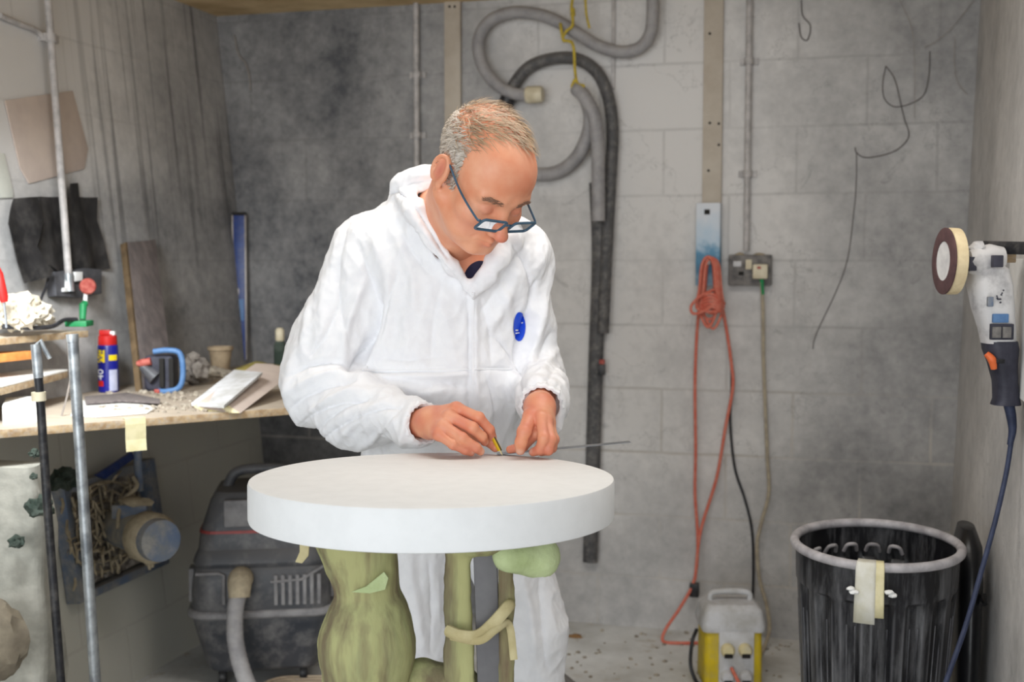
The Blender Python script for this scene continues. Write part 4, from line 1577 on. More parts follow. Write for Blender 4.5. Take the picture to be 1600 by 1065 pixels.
flat('paper_sheet', [(118, 628), (160, 622), (246, 636), (230, 646), (150, 652), (110, 650)], ZB + .001, .002, M['shelfwhite'], 'white paper sheet flat on the bench below the spray can', 'paper')
flat('wood_slat', [(132, 622), (200, 616), (250, 626), (250, 631), (190, 628), (134, 632)], ZB + .006, .006, M['darkboard'], 'grey slat lying on the bench in front of the spray can', 'slat')
t = thing('paper_stack', 'white block of paper on the bench at far left behind the black post', 'paper', onH(35, 660))
b1 = onH(4, 664); b2 = onH(58, 660)
v, f = prism([b1, b2, onH(62, 646), onH(10, 648)], (0, 0, .045))
obj('stack', v, f, M['white'], t, bevel=.002)
v, f = tube([C(112, 585, 2.98), C(104, 622, 3.0), C(96, 650, 3.0)], .0025, 6)
tag(obj('wire_rod', v, f, M['alu'], smooth=True), 'thin bent rod standing on the bench behind the galvanised post', 'rod')
# crumbs: many small lumps scattered on the bench front
mb = MB()
for i in range(120):
    px = rng.uniform(150, 320); py = rng.uniform(612, 645)
    c_ = onH(px, py)
    r_ = rng.uniform(.002, .007)
    mb.add(*blob(c_ + Vector((0, 0, r_ * .4)), (r_ * 1.5, r_ * 1.4, r_), i, .5, 1))
tag(mb.build('plaster_crumbs', M['debris']), 'plaster crumbs strewn over the bench front', 'crumbs', kind='stuff')

# ------------------------------------------------------------------ under the bench
# extractor fan on the left wall
t = thing('extractor_fan', 'dust-caked blue extractor fan with motor on left wall under the bench', 'fan', WL(170, 920))
FR = [(78, 762), (222, 716), (246, 880), (104, 944)]
FRi = [(90, 772), (212, 732), (234, 872), (114, 926)]
mb = MB()
for i in range(4):
    j = (i + 1) % 4
    q = [WL(*FR[i], .002), WL(*FR[j], .002), WL(*FRi[j], .002), WL(*FRi[i], .002)]
    mb.add(*prism(q, NL * .045))
mb.build('frame', M['fanblue'], t, bevel=.003)
gv, gf = [], []
n = 46
for i in range(n + 1):
    for j in range(n + 1):
        a, b = i / n, j / n
        x = (FRi[0][0] * (1 - a) + FRi[1][0] * a) * (1 - b) + (FRi[3][0] * (1 - a) + FRi[2][0] * a) * b
        y = (FRi[0][1] * (1 - a) + FRi[1][1] * a) * (1 - b) + (FRi[3][1] * (1 - a) + FRi[2][1] * a) * b
        q = Vector((a * 9, b * 9, 0))
        gv.append(WL(x, y, .012 + .02 * (mnoise.noise(q) + .4) + .012 * mnoise.noise(q * 2.6) + .006 * mnoise.noise(q * 6)))
gf = [[i * (n + 1) + j, (i + 1) * (n + 1) + j, (i + 1) * (n + 1) + j + 1, i * (n + 1) + j + 1] for i in range(n) for j in range(n)]
obj('dust_mat', gv, gf, M['fandust'], t, smooth=True)
# wire guard
def fq(a, b, off):
    x = (FRi[0][0] * (1 - a) + FRi[1][0] * a) * (1 - b) + (FRi[3][0] * (1 - a) + FRi[2][0] * a) * b
    y = (FRi[0][1] * (1 - a) + FRi[1][1] * a) * (1 - b) + (FRi[3][1] * (1 - a) + FRi[2][1] * a) * b
    return WL(x, y, off)


mb = MB()
for k in range(4):
    rr = .16 + k * .1
    pts = [fq(.52 + rr * math.cos(a), .48 + rr * math.sin(a), .045 + .012 * math.sin(a * 3 + k * 2)) for a in np.linspace(0, 2 * math.pi, 30)[:-1]]
    mb.add(*tube(pts, .0028 + .0012 * (k % 2), 6, closed=True))
for a in np.linspace(0, 2 * math.pi, 9)[:-1]:
    mb.add(*tube([fq(.52 + .08 * math.cos(a), .48 + .08 * math.sin(a), .052), fq(.52 + .49 * math.cos(a), .48 + .49 * math.sin(a), .044)], .0034, 6))
for k in range(70):
    a0, b0 = rng.uniform(.04, .96), rng.uniform(.02, .9)
    L0 = rng.uniform(.06, .22)
    da, db = (rng.normal(0, .03), L0) if rng.random() < .6 else (L0, rng.normal(0, .05))
    mb.add(*tube(catmull([fq(a0, b0, .04 + rng.uniform(0, .03)), fq(a0 + da * .5 + rng.normal(0, .015), b0 + db * .5, .055 + rng.uniform(0, .02)), fq(min(a0 + da, .98), min(b0 + db, .98), .04 + rng.uniform(0, .02))], 4), [.0035, .0045, .0025], 6))
mb.build('wire_guard', M['dustbeige'], t, smooth=True, label='dust-clogged wire guard')
mo = fq(.62, .5, .03)
mdir = (C(252, 845, 3.32) - mo).normalized()
m_end = C(252, 845, 3.32)
ml = (m_end - mo).length
v, f = tube([mo, mo + mdir * ml * .72], .056, 24)
mt = obj('motor', v, f, M['fanmotor'], t, smooth=True)
v, f = tube([mo + mdir * ml * .66, mo + mdir * ml * .7, mo + mdir * ml * .86, mo + mdir * ml * .9], [.066, .071, .071, .062], 28)
obj('motor_flange', v, f, M['dustbeige'], mt, smooth=True)
v, f = tube([mo + mdir * ml * .88, mo + mdir * ml * .9, mo + mdir * ml, mo + mdir * ml * 1.01], [.052, .06, .058, .05], 28)
obj('end_cap', v, f, M['fanblue'], mt, smooth=True)
v, f = boxv(mo + mdir * ml * .42 + Vector((0, 0, .062)), .05, .03, .02, VAX)
obj('terminal_box', v, f, M['fanblue'], mt, bevel=.004)
v, f = blob(mo + mdir * ml * .45 + Vector((0, 0, .088)), (.055, .035, .014), 2, .5, 2)
obj('dust_pile', v, f, M['dustbeige'], mt, smooth=True)
mb = MB()
for i in range(3):
    b_ = mo + mdir * ml * (.68 + .06 * i) + Vector((0, 0, -.064))
    mb.add(*tube([b_, b_ + Vector((.003, 0, -.02 - .01 * (i % 2)))], [.008, .004], 6))
mb.build('dust_drip', M['dustbeige'], mt, smooth=True)
v, f = tube(catmull([C(208, 745, 3.5), C(214, 760, 3.48), C(196, 778, 3.45), C(186, 800, 3.42), C(184, 826, 3.4)], 6), .006, 8)
obj('dusty_cable', v, f, M['dustbeige'], t, smooth=True)
v, f = prism([WL(146, 742, .05), WL(202, 706, .05), WL(206, 716, .05), WL(160, 748, .05)], NL * .01)
obj('top_flange', v, f, M['bluelevel'], t)

# stone block and lumps at the far left
sb = C(6, 1040, 2.82); sb.z = FZ
v, f = loft([rrect(sb + Vector((0, 0, z)), w, dd, .03, VAX[0], VAX[1]) for z, w, dd in ((0, .135, .07), (.3, .13, .068), (.6, .12, .06), (.8, .105, .05))])
bm = bmesh.new()
me_ = bpy.data.meshes.new('tmpm'); me_.from_pydata([tuple(x) for x in v], [], f); bm.from_mesh(me_)
bmesh.ops.subdivide_edges(bm, edges=bm.edges[:], cuts=3, use_grid_fill=True)
for x in bm.verts:
    x.co += Vector((1, 0, 0)) * .018 * mnoise.noise(x.co * 7) + Vector((0, 1, 0)) * .018 * mnoise.noise(x.co * 7 + Vector((9, 0, 0)))
v = [x.co.copy() for x in bm.verts]; bm.verts.index_update(); f = [[y.index for y in q.verts] for q in bm.faces]; bm.free(); bpy.data.meshes.remove(me_)
tag(obj('stone_block', v, f, M['stone'], smooth=True, auto=60), 'tall rough pale stone slab standing under the bench at far left', 'stone')
for i, (px, py, d_, r_, lb_) in enumerate((
        (98, 748, 3.2, .038, 'dark green lump stuck at the top left corner of the extractor fan'),
        (62, 792, 2.74, .03, 'dark green lump on the stone slab beside the black post'),
        (26, 846, 2.735, .018, 'dark lump on the face of the stone slab, lowest of the lumps'),
        (54, 708, 2.75, .012, 'small dark green lump under the bench edge near the black post'),
        (52, 744, 2.75, .009, 'tiny dark lump high on the stone slab, between two bigger lumps'))):
    v, f = blob(C(px, py, d_), (r_, r_ * .8, r_ * .8), i + 3, .5, 3)
    tag(obj('moss_lump', v, f, M['mossdark'], smooth=True), lb_, 'lump')
v, f = blob(C(2, 1000, 2.66), (.06, .05, .085), 12, .25, 3)
tag(obj('brown_sack', v, f, M['brownstone'], smooth=True), 'brown sack slumped in front of the stone slab at far left', 'sack')

# vacuum extractor
vc = C(415, 1020, 3.72); vc.z = FZ
va = YAW + R(8)
t = thing('dust_extractor', 'bulky black workshop vacuum with red stripe on the floor under the bench', 'vacuum', vc, va)
X = Vector((math.cos(va), math.sin(va), 0)); Y = Vector((-math.sin(va), math.cos(va), 0)); Z = Vector((0, 0, 1))
v, f = loft([rrect(vc + Z * z, w, d_, r_, X, Y) for z, w, d_, r_ in ((.05, .155, .15, .04), (.06, .165, .16, .05), (.2, .2, .19, .06), (.225, .205, .195, .06))])
obj('tank', v, f, M['vac'], t, bevel=.004)
v, f = loft([rrect(vc + Z * z, w, d_, r_, X, Y) for z, w, d_, r_ in ((.222, .21, .2, .06), (.228, .216, .206, .06), (.24, .216, .206, .06), (.246, .21, .2, .06))])
obj('tank_rim', v, f, M['vacgrey'], t, bevel=.002)
v, f = loft([rrect(vc + Z * z, w, d_, r_, X, Y) for z, w, d_, r_ in ((.244, .205, .195, .06), (.3, .205, .195, .06), (.36, .198, .188, .06), (.375, .19, .18, .06))])
obj('motor_housing', v, f, M['vac'], t, bevel=.004)
v, f = loft([rrect(vc + Z * z, w, d_, r_, X, Y) for z, w, d_, r_ in ((.372, .196, .186, .06), (.385, .2, .19, .06), (.41, .19, .18, .05), (.425, .18, .17, .05))])
obj('collar', v, f, M['vac'], t, bevel=.003)
v, f = loft([rrect(vc + Z * z + X * .0, w, d_, r_, X, Y) for z, w, d_, r_ in ((.42, .184, .172, .05), (.47, .178, .165, .05), (.56, .15, .14, .05), (.585, .135, .125, .05))])
obj('power_head', v, f, M['vac'], t, bevel=.004)
v, f = loft([rrect(vc + Z * z, w, d_, .05, X, Y) for z, w, d_ in ((.47, .1805, .1675), (.478, .179, .166))])
obj('red_stripe', v, f, M['vacred'], t, label='dull red stripe')
v, f = boxv(vc + Z * .53 - Y * .158 - X * .03, .075, .012, .04, (X, Y, Z))
obj('switch_panel', v, f, M['vacgrey'], t, bevel=.006)
v, f = tube(catmull([vc + Z * .575 - X * .11, vc + Z * .625 - X * .08, vc + Z * .635, vc + Z * .625 + X * .08, vc + Z * .575 + X * .11], 6), .016, 12)
obj('carry_handle', v, f, M['vac'], t, smooth=True)
for i in range(7):
    v, f = boxv(vc + Z * .305 - Y * .197 + X * (.045 + i * .021), .0055, .005, .045, (X, Y, Z))
    obj('vent_rib', v, f, M['vacgrey'], t, bevel=.002)
for sx in (-1, 1):
    v, f = boxv(vc + Z * .31 + X * (sx * .2) - Y * .1, .014, .03, .05, (X, Y, Z))
    obj('latch', v, f, M['vacgrey'], t, bevel=.004)
    pass
v, f = tube([vc + Z * .36 - Y * .199 - X * .2 + X * .015, vc + Z * .36 - Y * .199 - X * .12, vc + Z * .355 - Y * .2 - X * .105, vc + Z * .27 - Y * .205 - X * .105], .005, 8)
obj('panel_edge', v, f, M['vacgrey'], t, smooth=True)
v, f = tube([vc + Z * .33 - Y * .2 + X * .03, vc + Z * .335 - Y * .2 + X * .12, vc + Z * .37 - Y * .19 + X * .185], .0045, 8)
obj('panel_edge', v, f, M['vacgrey'], t, smooth=True)
for sx in (-1, 1):
    for sy in (-1, 1):
        v, f = lathe([(.001, 0), (.024, 0), (.026, .004), (.026, .018), (.024, .022), (.001, .022)], 18, vc + X * (sx * .12 - .011) + Y * (sy * .115) + Z * .026, X)
        obj('caster_wheel', v, f, M['black'], t, smooth=True)
        v, f = boxv(vc + X * (sx * .12) + Y * (sy * .115) + Z * .05, .012, .014, .012, (X, Y, Z))
        obj('caster_fork', v, f, M['black'], t, bevel=.002)
hp = vc + Z * .335 - Y * .2 - X * .055
v, f = tube(catmull([hp + Y * .02 + Z * .005, hp - Y * .03 + Z * .012, hp - Y * .055 + Z * .0, hp - Y * .064 - Z * .03], 5), [.036, .036, .034, .03], 18)
obj('inlet_elbow', v, f, M['dustbeige'], t, smooth=True, label='beige dusty hose elbow')
v, f = tube(catmull([hp - Y * .064 - Z * .012, hp - Y * .072 - Z * .07 - X * .012, hp - Y * .085 - Z * .16 - X * .01, hp - Y * .13 - Z * .25 + X * .02, hp - Y * .24 - Z * .318 + X * .08, hp - Y * .42 - Z * .335 + X * .16, hp - Y * .6 - Z * .336 + X * .2], 12), .0245, 18, ridge=.04)
obj('suction_hose', v, f, M['hose'], t, smooth=True, auto=80)

# floor bits
mb = MB()
q0 = C(478, 1046, 3.5); q0.z = FZ + .008
for k in range(4):
    rr = .075 + .012 * k
    mb.add(*tube(catmull([q0 + VAX[0] * (rr * 1.2 * math.cos(a)) + VAX[1] * (rr * math.sin(a)) + Vector((0, 0, .004 * k + .004 * math.sin(3 * a))) for a in np.linspace(0, 2 * math.pi, 12)[:-1]], 4, True), .005, 6, closed=True))
tag(mb.build('cable_coil', M['ply'], smooth=True), 'tan cable coil on the floor beside the black vacuum', 'cable')
hp_ = [C(868, 1010, 3.6), C(890, 1030, 3.5), C(925, 1056, 3.35), C(960, 1085, 3.2), C(1000, 1110, 3.05)]
for p_ in hp_: p_.z = FZ + .024
v, f = tube(catmull(hp_, 10), .0225, 16, ridge=.04)
tag(obj('floor_hose', v, f, M['hose_dark'], smooth=True, auto=80), 'dark grey hose lying on the floor right of the white trouser leg', 'hose')
q_ = C(899, 982, 4.05); q_.z = FZ + .002
v, f = blob(q_, (.022, .016, .008), 4, .4, 2)
tag(obj('dry_leaf', v, f, M['rust'], smooth=True), 'small rust-brown scrap on the floor near the back wall', 'scrap')
mb = MB()
for i in range(90):
    px = rng.uniform(870, 1250); py = rng.uniform(985, 1060)
    c_ = H(px, py, FZ)
    if (c_ - Vector((WB(1139, 1062).x, 3.5, FZ))).length < .12: continue
    r_ = rng.uniform(.002, .006)
    mb.add(*blob(c_ + Vector((0, 0, r_ * .3)), (r_ * 1.6, r_ * 1.4, r_), i, .5, 1))
tag(mb.build('floor_crumbs', M['debris']), 'stone crumbs strewn over the floor in front of the back wall', 'crumbs', kind='stuff')

# ------------------------------------------------------------------ bin
bc = C(1366, 850, 2.75); ztop = C(1366, 838, 2.75).z; bc.z = FZ
t = thing('dustbin', 'large black ribbed plastic dustbin with pale rim by the right corner', 'dustbin', bc, 0, rot=(R(3.0), R(-0.4), YAW))
BH = ztop - FZ - .01
R0 = 129 / FPX * 2.75


def flute(an, h):
    if h > BH - .085: return 1.0
    s_ = math.cos(an * 16)
    return 1.0 + .034 * (max(-1, min(1, s_ * 4)))


prof = [(R0 * .74, 0)]
for k in range(1, 24):
    h = (BH - .09) * k / 23
    prof.append((R0 * (.74 + .19 * h / BH), h))
prof += [(R0 * .945, BH - .08), (R0 * .95, BH - .06), (R0 * .955, BH - .02), (R0 * .955, BH)]
outer = prof
v, f = lathe(outer, 192, (0, 0, 0), None, flute)
nseg = 192
f = [q for q in f if len(q) == 4] + [[k for k in range(nseg)][::-1]]
inner = [(R0 * .92, BH), (R0 * .915, BH - .05), (R0 * .905, BH - .08), (R0 * .72, .012), (.0005, .012)]
n0 = len(v)
v2, f2 = lathe(inner, nseg, (0, 0, 0))
f2 = [q for q in f2 if len(q) == 4]
f = f + [[a + n0 for a in q] for q in f2]
ring0 = (len(outer) - 1) * nseg
f += [[ring0 + k, ring0 + (k + 1) % nseg, n0 + (k + 1) % nseg, n0 + k] for k in range(nseg)]
obj('tub', v, f, M['binblack'], t, smooth=True, local=True, auto=35)
rp = [Vector((R0 * .97 * math.cos(a), R0 * .97 * math.sin(a), BH + .002)) for a in np.linspace(0, 2 * math.pi, 97)[:-1]]
v, f = tube(rp, .0105, 12, closed=True)
obj('rim', v, f, M['rim'], t, smooth=True, local=True, label='dusty pale grey rolled rim')
for a in (58, 76, 94, 112, 130):
    c_ = Vector((R0 * .905 * math.cos(R(a)), R0 * .905 * math.sin(R(a)), BH - .052))
    tg = Vector((-math.sin(R(a)), math.cos(R(a)), 0)); inn = Vector((-math.cos(R(a)), -math.sin(R(a)), 0))
    v, f = tube(catmull([c_ - tg * .016 - Vector((0, 0, .012)), c_ - tg * .011 + Vector((0, 0, .004)) + inn * .008, c_ + inn * .012 + Vector((0, 0, .008)), c_ + tg * .011 + Vector((0, 0, .004)) + inn * .008, c_ + tg * .016 - Vector((0, 0, .012))], 4), .0045, 8)
    obj('moulded_loop', v, f, M['rim'], t, smooth=True, local=True)

def bin_strip(a0, a1, zs, m, name, mm=None):
    vv = []
    n_ = 6
    for (dz, off) in zs:
        for k in range(n_ + 1):
            a = R(a0 + (a1 - a0) * k / n_)
            rr = R0 * .975 + off
            vv.append(Vector((rr * math.cos(a), rr * math.sin(a), BH + dz)))
    ff = [[i * (n_ + 1) + k, i * (n_ + 1) + k + 1, (i + 1) * (n_ + 1) + k + 1, (i + 1) * (n_ + 1) + k] for i in range(len(zs) - 1) for k in range(n_)]
    o = obj(name, vv, ff, m, t, local=True, smooth=True)
    s_ = o.modifiers.new('thick', 'SOLIDIFY'); s_.thickness = .001; s_.offset = 1
    return o


tpe = bin_strip(-119, -107, [(.0155, -.006), (.012, .008), (.0, .016), (-.03, .017), (-.07, .024), (-.115, .026)], M['tapewhite'], 'tape_strip')
tpe['label'] = 'pale tape over the rim'
tp2 = bin_strip(-107, -102, [(.0155, -.004), (.012, .008), (.0, .016), (-.03, .0175), (-.07, .024), (-.1, .026)], M['tape'], 'tape_edge')
for a in (-121, -99.5):
    mb = MB()
    for k in range(2):
        q = Vector(((R0 * .99 + .026) * math.cos(R(a + k * 2)), (R0 * .99 + .026) * math.sin(R(a + k * 2)), BH - .042 - .006 * k))
        mb.add(*blob(q, (.010, .007, .005), k + a, .4, 2))
    mb.build('plaster_splash', M['white'], t, smooth=True, local=True)

mb = MB()
for k in range(32):
    an = 2 * math.pi * (k + (.28 if k % 2 else .72)) / 32
    pts_ = []
    for (r_, h_) in outer[1:22:2]:
        pts_.append(Vector((math.cos(an), math.sin(an), 0)) * (r_ * 1.026) + Vector((0, 0, h_)))
    mb.add(*tube(pts_, .0013, 5))
mb.build('rib_edging', M['ribedge'], t, smooth=True, local=True)
# second black sack behind the bin
g = Vector((.283, 3.05, FZ))
rings = []
for z, w, d_, dx in ((0, .03, .14, 0), (.15, .036, .15, .0), (.35, .038, .15, .0), (.52, .038, .13, .002), (.6, .034, .1, .003), (.645, .02, .06, .0)):
    ring = []
    for k in range(28):
        a = 2 * math.pi * k / 28
        wob = 1 + .1 * mnoise.noise(Vector((math.cos(a) * 2, math.sin(a) * 2, z * 6)))
        ring.append(g + Vector((0, 0, z)) + Vector((1, 0, 0)) * (w * math.cos(a) * wob + dx) + Vector((0, 1, 0)) * (d_ * math.sin(a) * wob))
    rings.append(ring)
t = thing('black_sack', 'black refuse sack squeezed between the dustbin and right wall', 'sack', g)
v, f = loft(rings)
obj('sack', v, f, M['bag'], t, smooth=True, auto=70)
v, f = blob(g + Vector((.03, -.12, .5)), (.012, .02, .014), 3, .4, 2)
obj('tie', v, f, M['bag'], t, smooth=True)

# ------------------------------------------------------------------ polisher on the right wall
DG = 2.45
t = thing('angle_polisher', 'white and black angle polisher hanging on right wall, round pad facing left', 'polisher', C(1560, 632, DG), YAW)
AX = (VAX[0] * -1.0 - VAX[1] * .0 + Vector((0, 0, .02))).normalized()
pc = C(1490, 408, DG)
v, f = lathe([(.001, -.012), (.050, -.012), (.0665, -.006), (.067, .010), (.064, .016)], 48, pc, AX)
pad = obj('backing_pad', v, f, M['padcream'], t, smooth=True, label='cream foam pad')
v, f = lathe([(.040, .0165), (.064, .016), (.067, .0175), (.067, .0205), (.063, .022), (.040, .022)], 48, pc, AX, None, True)
obj('abrasive_ring', v, f, M['padmaroon'], pad, smooth=True, label='dark maroon ring')
v, f = lathe([(.001, .0165), (.0395, .0165), (.0395, .0205), (.001, .0205)], 40, pc, AX)
obj('pad_centre', v, f, M['padwhite'], pad, smooth=True, label='white pad centre')
v, f = lathe([(.012, -.05), (.012, -.012)], 20, pc, AX)
obj('spindle', v, f, M['toolblack'], t, smooth=True)
gh = C(1543, 404, DG + .015)
v, f = tube([pc - AX * .03, pc - AX * .04, gh + VAX[0] * .006, gh + VAX[0] * .03], [.022, .028, .03, .024], 20)
obj('gear_head', v, f, M['toolwhite'], t, smooth=True)
v, f = blob(C(1527, 386, DG), (.016, .014, .012), 6, .3, 2)
obj('spindle_lock', v, f, M['toolwhite'], t, smooth=True)
v, f = boxv(C(1517, 412, DG - .01), .008, .012, .014, VAX)
obj('guard_clamp', v, f, M['toolblack'], t, bevel=.002)
v, f = boxv(C(1558, 408, DG - .03), .01, .008, .012, VAX)
obj('name_plate', v, f, M['toolblack'], t, bevel=.002)
def sect(px, py, w, d_, dd=0.0):
    return rrect(C(px, py, DG + .015 + dd), w, d_, min(w, d_) * .72, VAX[0], VAX[1])


v, f = loft([sect(1546, 412, .022, .024), sect(1545, 420, .036, .034), sect(1546, 445, .042, .038), sect(1551, 480, .039, .037), sect(1557, 512, .034, .034), sect(1560, 536, .031, .033)])
obj('motor_body', v, f, M['toolwhite'], t, bevel=.001, auto=60)
v, f = loft([sect(1561, 532, .032, .034), sect(1563, 545, .033, .034), sect(1566, 566, .026, .031), sect(1570, 595, .021, .028), sect(1572, 622, .024, .026), sect(1571, 632, .028, .027)])
obj('handle', v, f, M['toolblack'], t, bevel=.001, auto=60)
v, f = boxv(C(1565, 518, DG - .022), .023, .005, .016, VAX)
vb = obj('vent_frame', v, f, M['toolblack'], t, bevel=.002)
for k in (-1, 1):
    v, f = boxv(C(1565 + k * 8, 519, DG - .028), .0085, .003, .011, VAX)
    obj('vent_slot', v, f, M['dustsocket'], vb, bevel=.001)
v, f = boxv(C(1563, 497, DG - .022), .016, .004, .009, VAX)
obj('rating_plate', v, f, M['toolblue'], t, bevel=.002)
v, f = boxv(C(1547, 471, DG - .024), .006, .004, .010, VAX)
obj('dial', v, f, M['fanblue'], t, bevel=.002)
mb = MB()
for i in range(9):
    mb.add(*blob(C(1552 + rng.uniform(0, 18), 452 + rng.uniform(0, 22), DG - .0245), (.002, .001, .002), i, .4, 1))
mb.build('paint_fleck', M['toolblack'], t)
v, f = tube(catmull([C(1541, 552, DG - .012), C(1550, 562, DG - .016), C(1553, 576, DG - .014)], 5), [.006, .0085, .006], 12)
obj('trigger', v, f, M['orangeplastic'], t, smooth=True, label='orange trigger')
v, f = boxv(C(1561, 564, DG - .018), .01, .004, .004, VAX)
obj('switch_button', v, f, M['black'], t, bevel=.001)
v, f = tube(catmull([C(1576, 630, DG + .01), C(1580, 650, DG + .01), C(1582, 672, DG + .01), C(1578, 695, DG + .01)], 5), [.011, .010, .008, .006], 12)
obj('cable_sleeve', v, f, M['blue_cord'], t, smooth=True)
P = [C(1580, 690, DG + .01), C(1572, 740, DG), C(1556, 810, DG - .02), C(1534, 890, DG - .05), C(1508, 980, DG - .08), C(1478, 1065, DG - .12)]
last = C(1440, 1180, DG - .16)
v, f = tube(catmull(P + [last], 8), .0052, 10)
obj('power_cord', v, f, M['blue_cord'], t, smooth=True)
# black bracket bar and white panel on the right wall
a = C(1545, 385, 2.52); b = C(1640, 391, 2.2)
t = thing('tool_hook', 'black bracket bar holding the polisher at right edge', 'bracket', a)
b = Vector((xr(a.z), a.y - .1, a.z - .004))
v, f = prism([a + Vector((-.02, 0, .012)), a + Vector((-.02, 0, -.014)), b + Vector((.0, 0, -.014)), b + Vector((.0, 0, .012))], (0.004, .028, 0))
obj('bar', v, f, M['black'], t, bevel=.002)
v, f = boxv(C(1575, 401, 2.5), .014, .008, .012, VAX)
obj('brass_peg', v, f, M['ply'], t, bevel=.002)
q = [WR(1587, 404, .002), WR(1588, 611, .002)]
z0, z1 = q[1].z, q[0].z
yk = q[0].y
v, f = prism([Vector((xr(z0) - .002, yk, z0)), Vector((xr(z1) - .002, yk, z1)), Vector((xr(z1) - .002, yk - .5, z1)), Vector((xr(z0) - .002, yk - .5, z0))], (-.012, 0, 0))
tag(obj('wall_panel', v, f, M['white'], bevel=.002), 'white panel fixed to right wall beside the polisher', 'panel')

# ------------------------------------------------------------------ the disc and its stand
DC = L(676, 743.5, 1.93)
DR = 286 / FPX * 1.93 / 1.0
DTH = .064
tilt = R(1.6)
DN = np.array((0, math.sin(tilt), math.cos(tilt)))       # in the view frame: front edge a little high
nW = toroom(DN).normalized()
cW = toroom(DC)
v, f = lathe([(.001, -DTH), (DR - .006, -DTH), (DR - .0015, -DTH + .0015), (DR, -DTH + .006), (DR, -.006), (DR - .0015, -.0015), (DR - .006, 0), (.001, 0)], 128, cW, nW)
tag(obj('foam_disc', v, f, M['foam'], smooth=True, auto=50, origin=cW - nW * DTH), 'thick round white foam disc the person is marking out', 'disc')


def T(px, py):
    """view-frame point on the disc top"""
    r_, x, ff_, z = ray(px, py)
    d3 = np.array((x, ff_, z))
    o = np.array((0, 0, CAMH))
    s_ = (DC - o) @ DN / (d3 @ DN)
    return o + d3 * s_


# pencil scribed arcs on the disc: faint ring lines
zt = DC[2] - DTH
st = toroom((DC[0], DC[1], FZ))
t = thing('work_stand', 'steel stand wrapped in olive foam carrying the white disc', 'stand', st, YAW)


def sdf_part(name, fun, lo, hi, h, m, parent, sm=1, disp=None, label=None):
    G, l0 = grid(lo, hi, h)
    V_, Q_ = surface(fun(G), l0, h)
    if sm: V_ = relax(V_, Q_, sm)
    if disp is not None:
        V_ = V_ + vnormals(V_, Q_) * disp(V_)[:, None]
    return npobj(name, V_, Q_, m, parent, label=label)


def vnoise(V_, s, seed=0):
    return np.array([mnoise.noise(Vector((p[0] * s + seed, p[1] * s, p[2] * s))) for p in V_])


zb_ = DC[2] - DTH - .004


def fl(P):
    d_ = 1.83
    F = f_cap(P, L(556, 840, d_), L(577, 932, d_), .063, .047)
    F = smin(F, f_cap(P, L(577, 962, d_), L(574, 1000, d_), .060, .068), .004)
    F = smin(F, f_cap(P, L(573, 1005, d_), L(566, 1300, d_), .068, .062), .03)
    return F


lo = L(470, 845, 1.7) - np.array((0, .0, .75)); lo[1] = 1.72
hi = L(680, 845, 1.95); hi[2] = zb_; hi[1] = 1.95
lo[2] = FZ + .0
o = sdf_part('foam_wrap', lambda P: np.maximum(fl(P), P[..., 2] - zb_), (lo[0], 1.72, FZ + .01), (hi[0], 1.95, zb_ + .01), .006, M['greenfoam'], t, 2, lambda V_: .002 * vnoise(V_, 16) + .0015 * vnoise(V_, 60))


def fr_(P):
    d_ = 1.83
    F = f_cap(P, L(716, 850, d_), L(716, 975, d_), .020, .0215)
    F = smin(F, f_cap(P, L(718, 1005, d_), L(722, 1300, d_), .0245, .027), .008)
    F = np.maximum(F, (1.818 - P[..., 1]))
    F = smin(F, f_ell(P, L(752, 848, d_), (.05, .03, .018)), .01)
    F2 = f_cap(P, L(791, 880, d_), L(792, 935, d_), .0115, .012)
    F2 = smin(F2, f_cap(P, L(791, 950, d_), L(792, 1300, d_), .012, .014), .01)
    F = np.minimum(F, F2)
    return F


o = sdf_part('foam_wrap', lambda P: np.maximum(fr_(P), P[..., 2] - zb_), (L(690, 900, 1.83)[0] - .01, 1.76, FZ + .01), (L(815, 900, 1.83)[0], 1.9, zb_ + .01), .005, M['greenfoam'], t, 2, lambda V_: .003 * vnoise(V_, 26) + .0015 * vnoise(V_, 70))
o = sdf_part('foam_roll', lambda P: np.maximum(smin(f_cap(P, L(795, 868, 1.83), L(838, 868, 1.86), .026, .031), f_cap(P, L(845, 875, 1.86), L(848, 868, 1.9), .024, .028), .02), P[..., 2] - zb_), (L(765, 868, 1.83)[0], 1.78, zb_ - .075), (L(885, 868, 1.86)[0], 1.95, zb_ + .01), .004, M['palefoam'], t, 2, lambda V_: .003 * vnoise(V_, 40), label='pale green foam roll under the disc')
o = sdf_part('foam_crosspiece', lambda P: smin(f_cap(P, L(600, 1078, 1.85), L(660, 1064, 1.85), .03, .032), f_cap(P, L(660, 1064, 1.85), L(720, 1070, 1.85), .032, .03), .02), (L(570, 1060, 1.85)[0], 1.79, L(600, 1110, 1.85)[2] - .03), (L(750, 1060, 1.85)[0], 1.91, L(600, 1020, 1.85)[2]), .005, M['greenfoam'], t, 2, lambda V_: .003 * vnoise(V_, 30))
pa = toroom(L(757, 862, 1.825)); pb = toroom(L(764, 1064, 1.825))
pa.z = toroom(np.array((0, 0, zb_))).z
pb2 = pb + (pb - pa).normalized() * ((FZ - pb.z) / (pb - pa).normalized().z)
v, f = prism([pa + VAX[0] * -.018, pa + VAX[0] * .018, pb2 + VAX[0] * .018, pb2 - VAX[0] * .018], VAX[1] * .036)
obj('steel_post', v, f, M['post'], t, bevel=.003)
for px in (562,):
    a = toroom(L(px, 870, 1.86)); a.z = zb_
    b = Vector((a.x, a.y, FZ))
    v, f = boxv((a + b) / 2, .016, .016, (a.z - b.z) / 2, VAX)
    obj('steel_post', v, f, M['post'], t, bevel=.003)
v, f = boxv(Vector((cW.x, cW.y, zb_ - .003)) - VAX[1] * .08, .16, .05, .003, VAX)
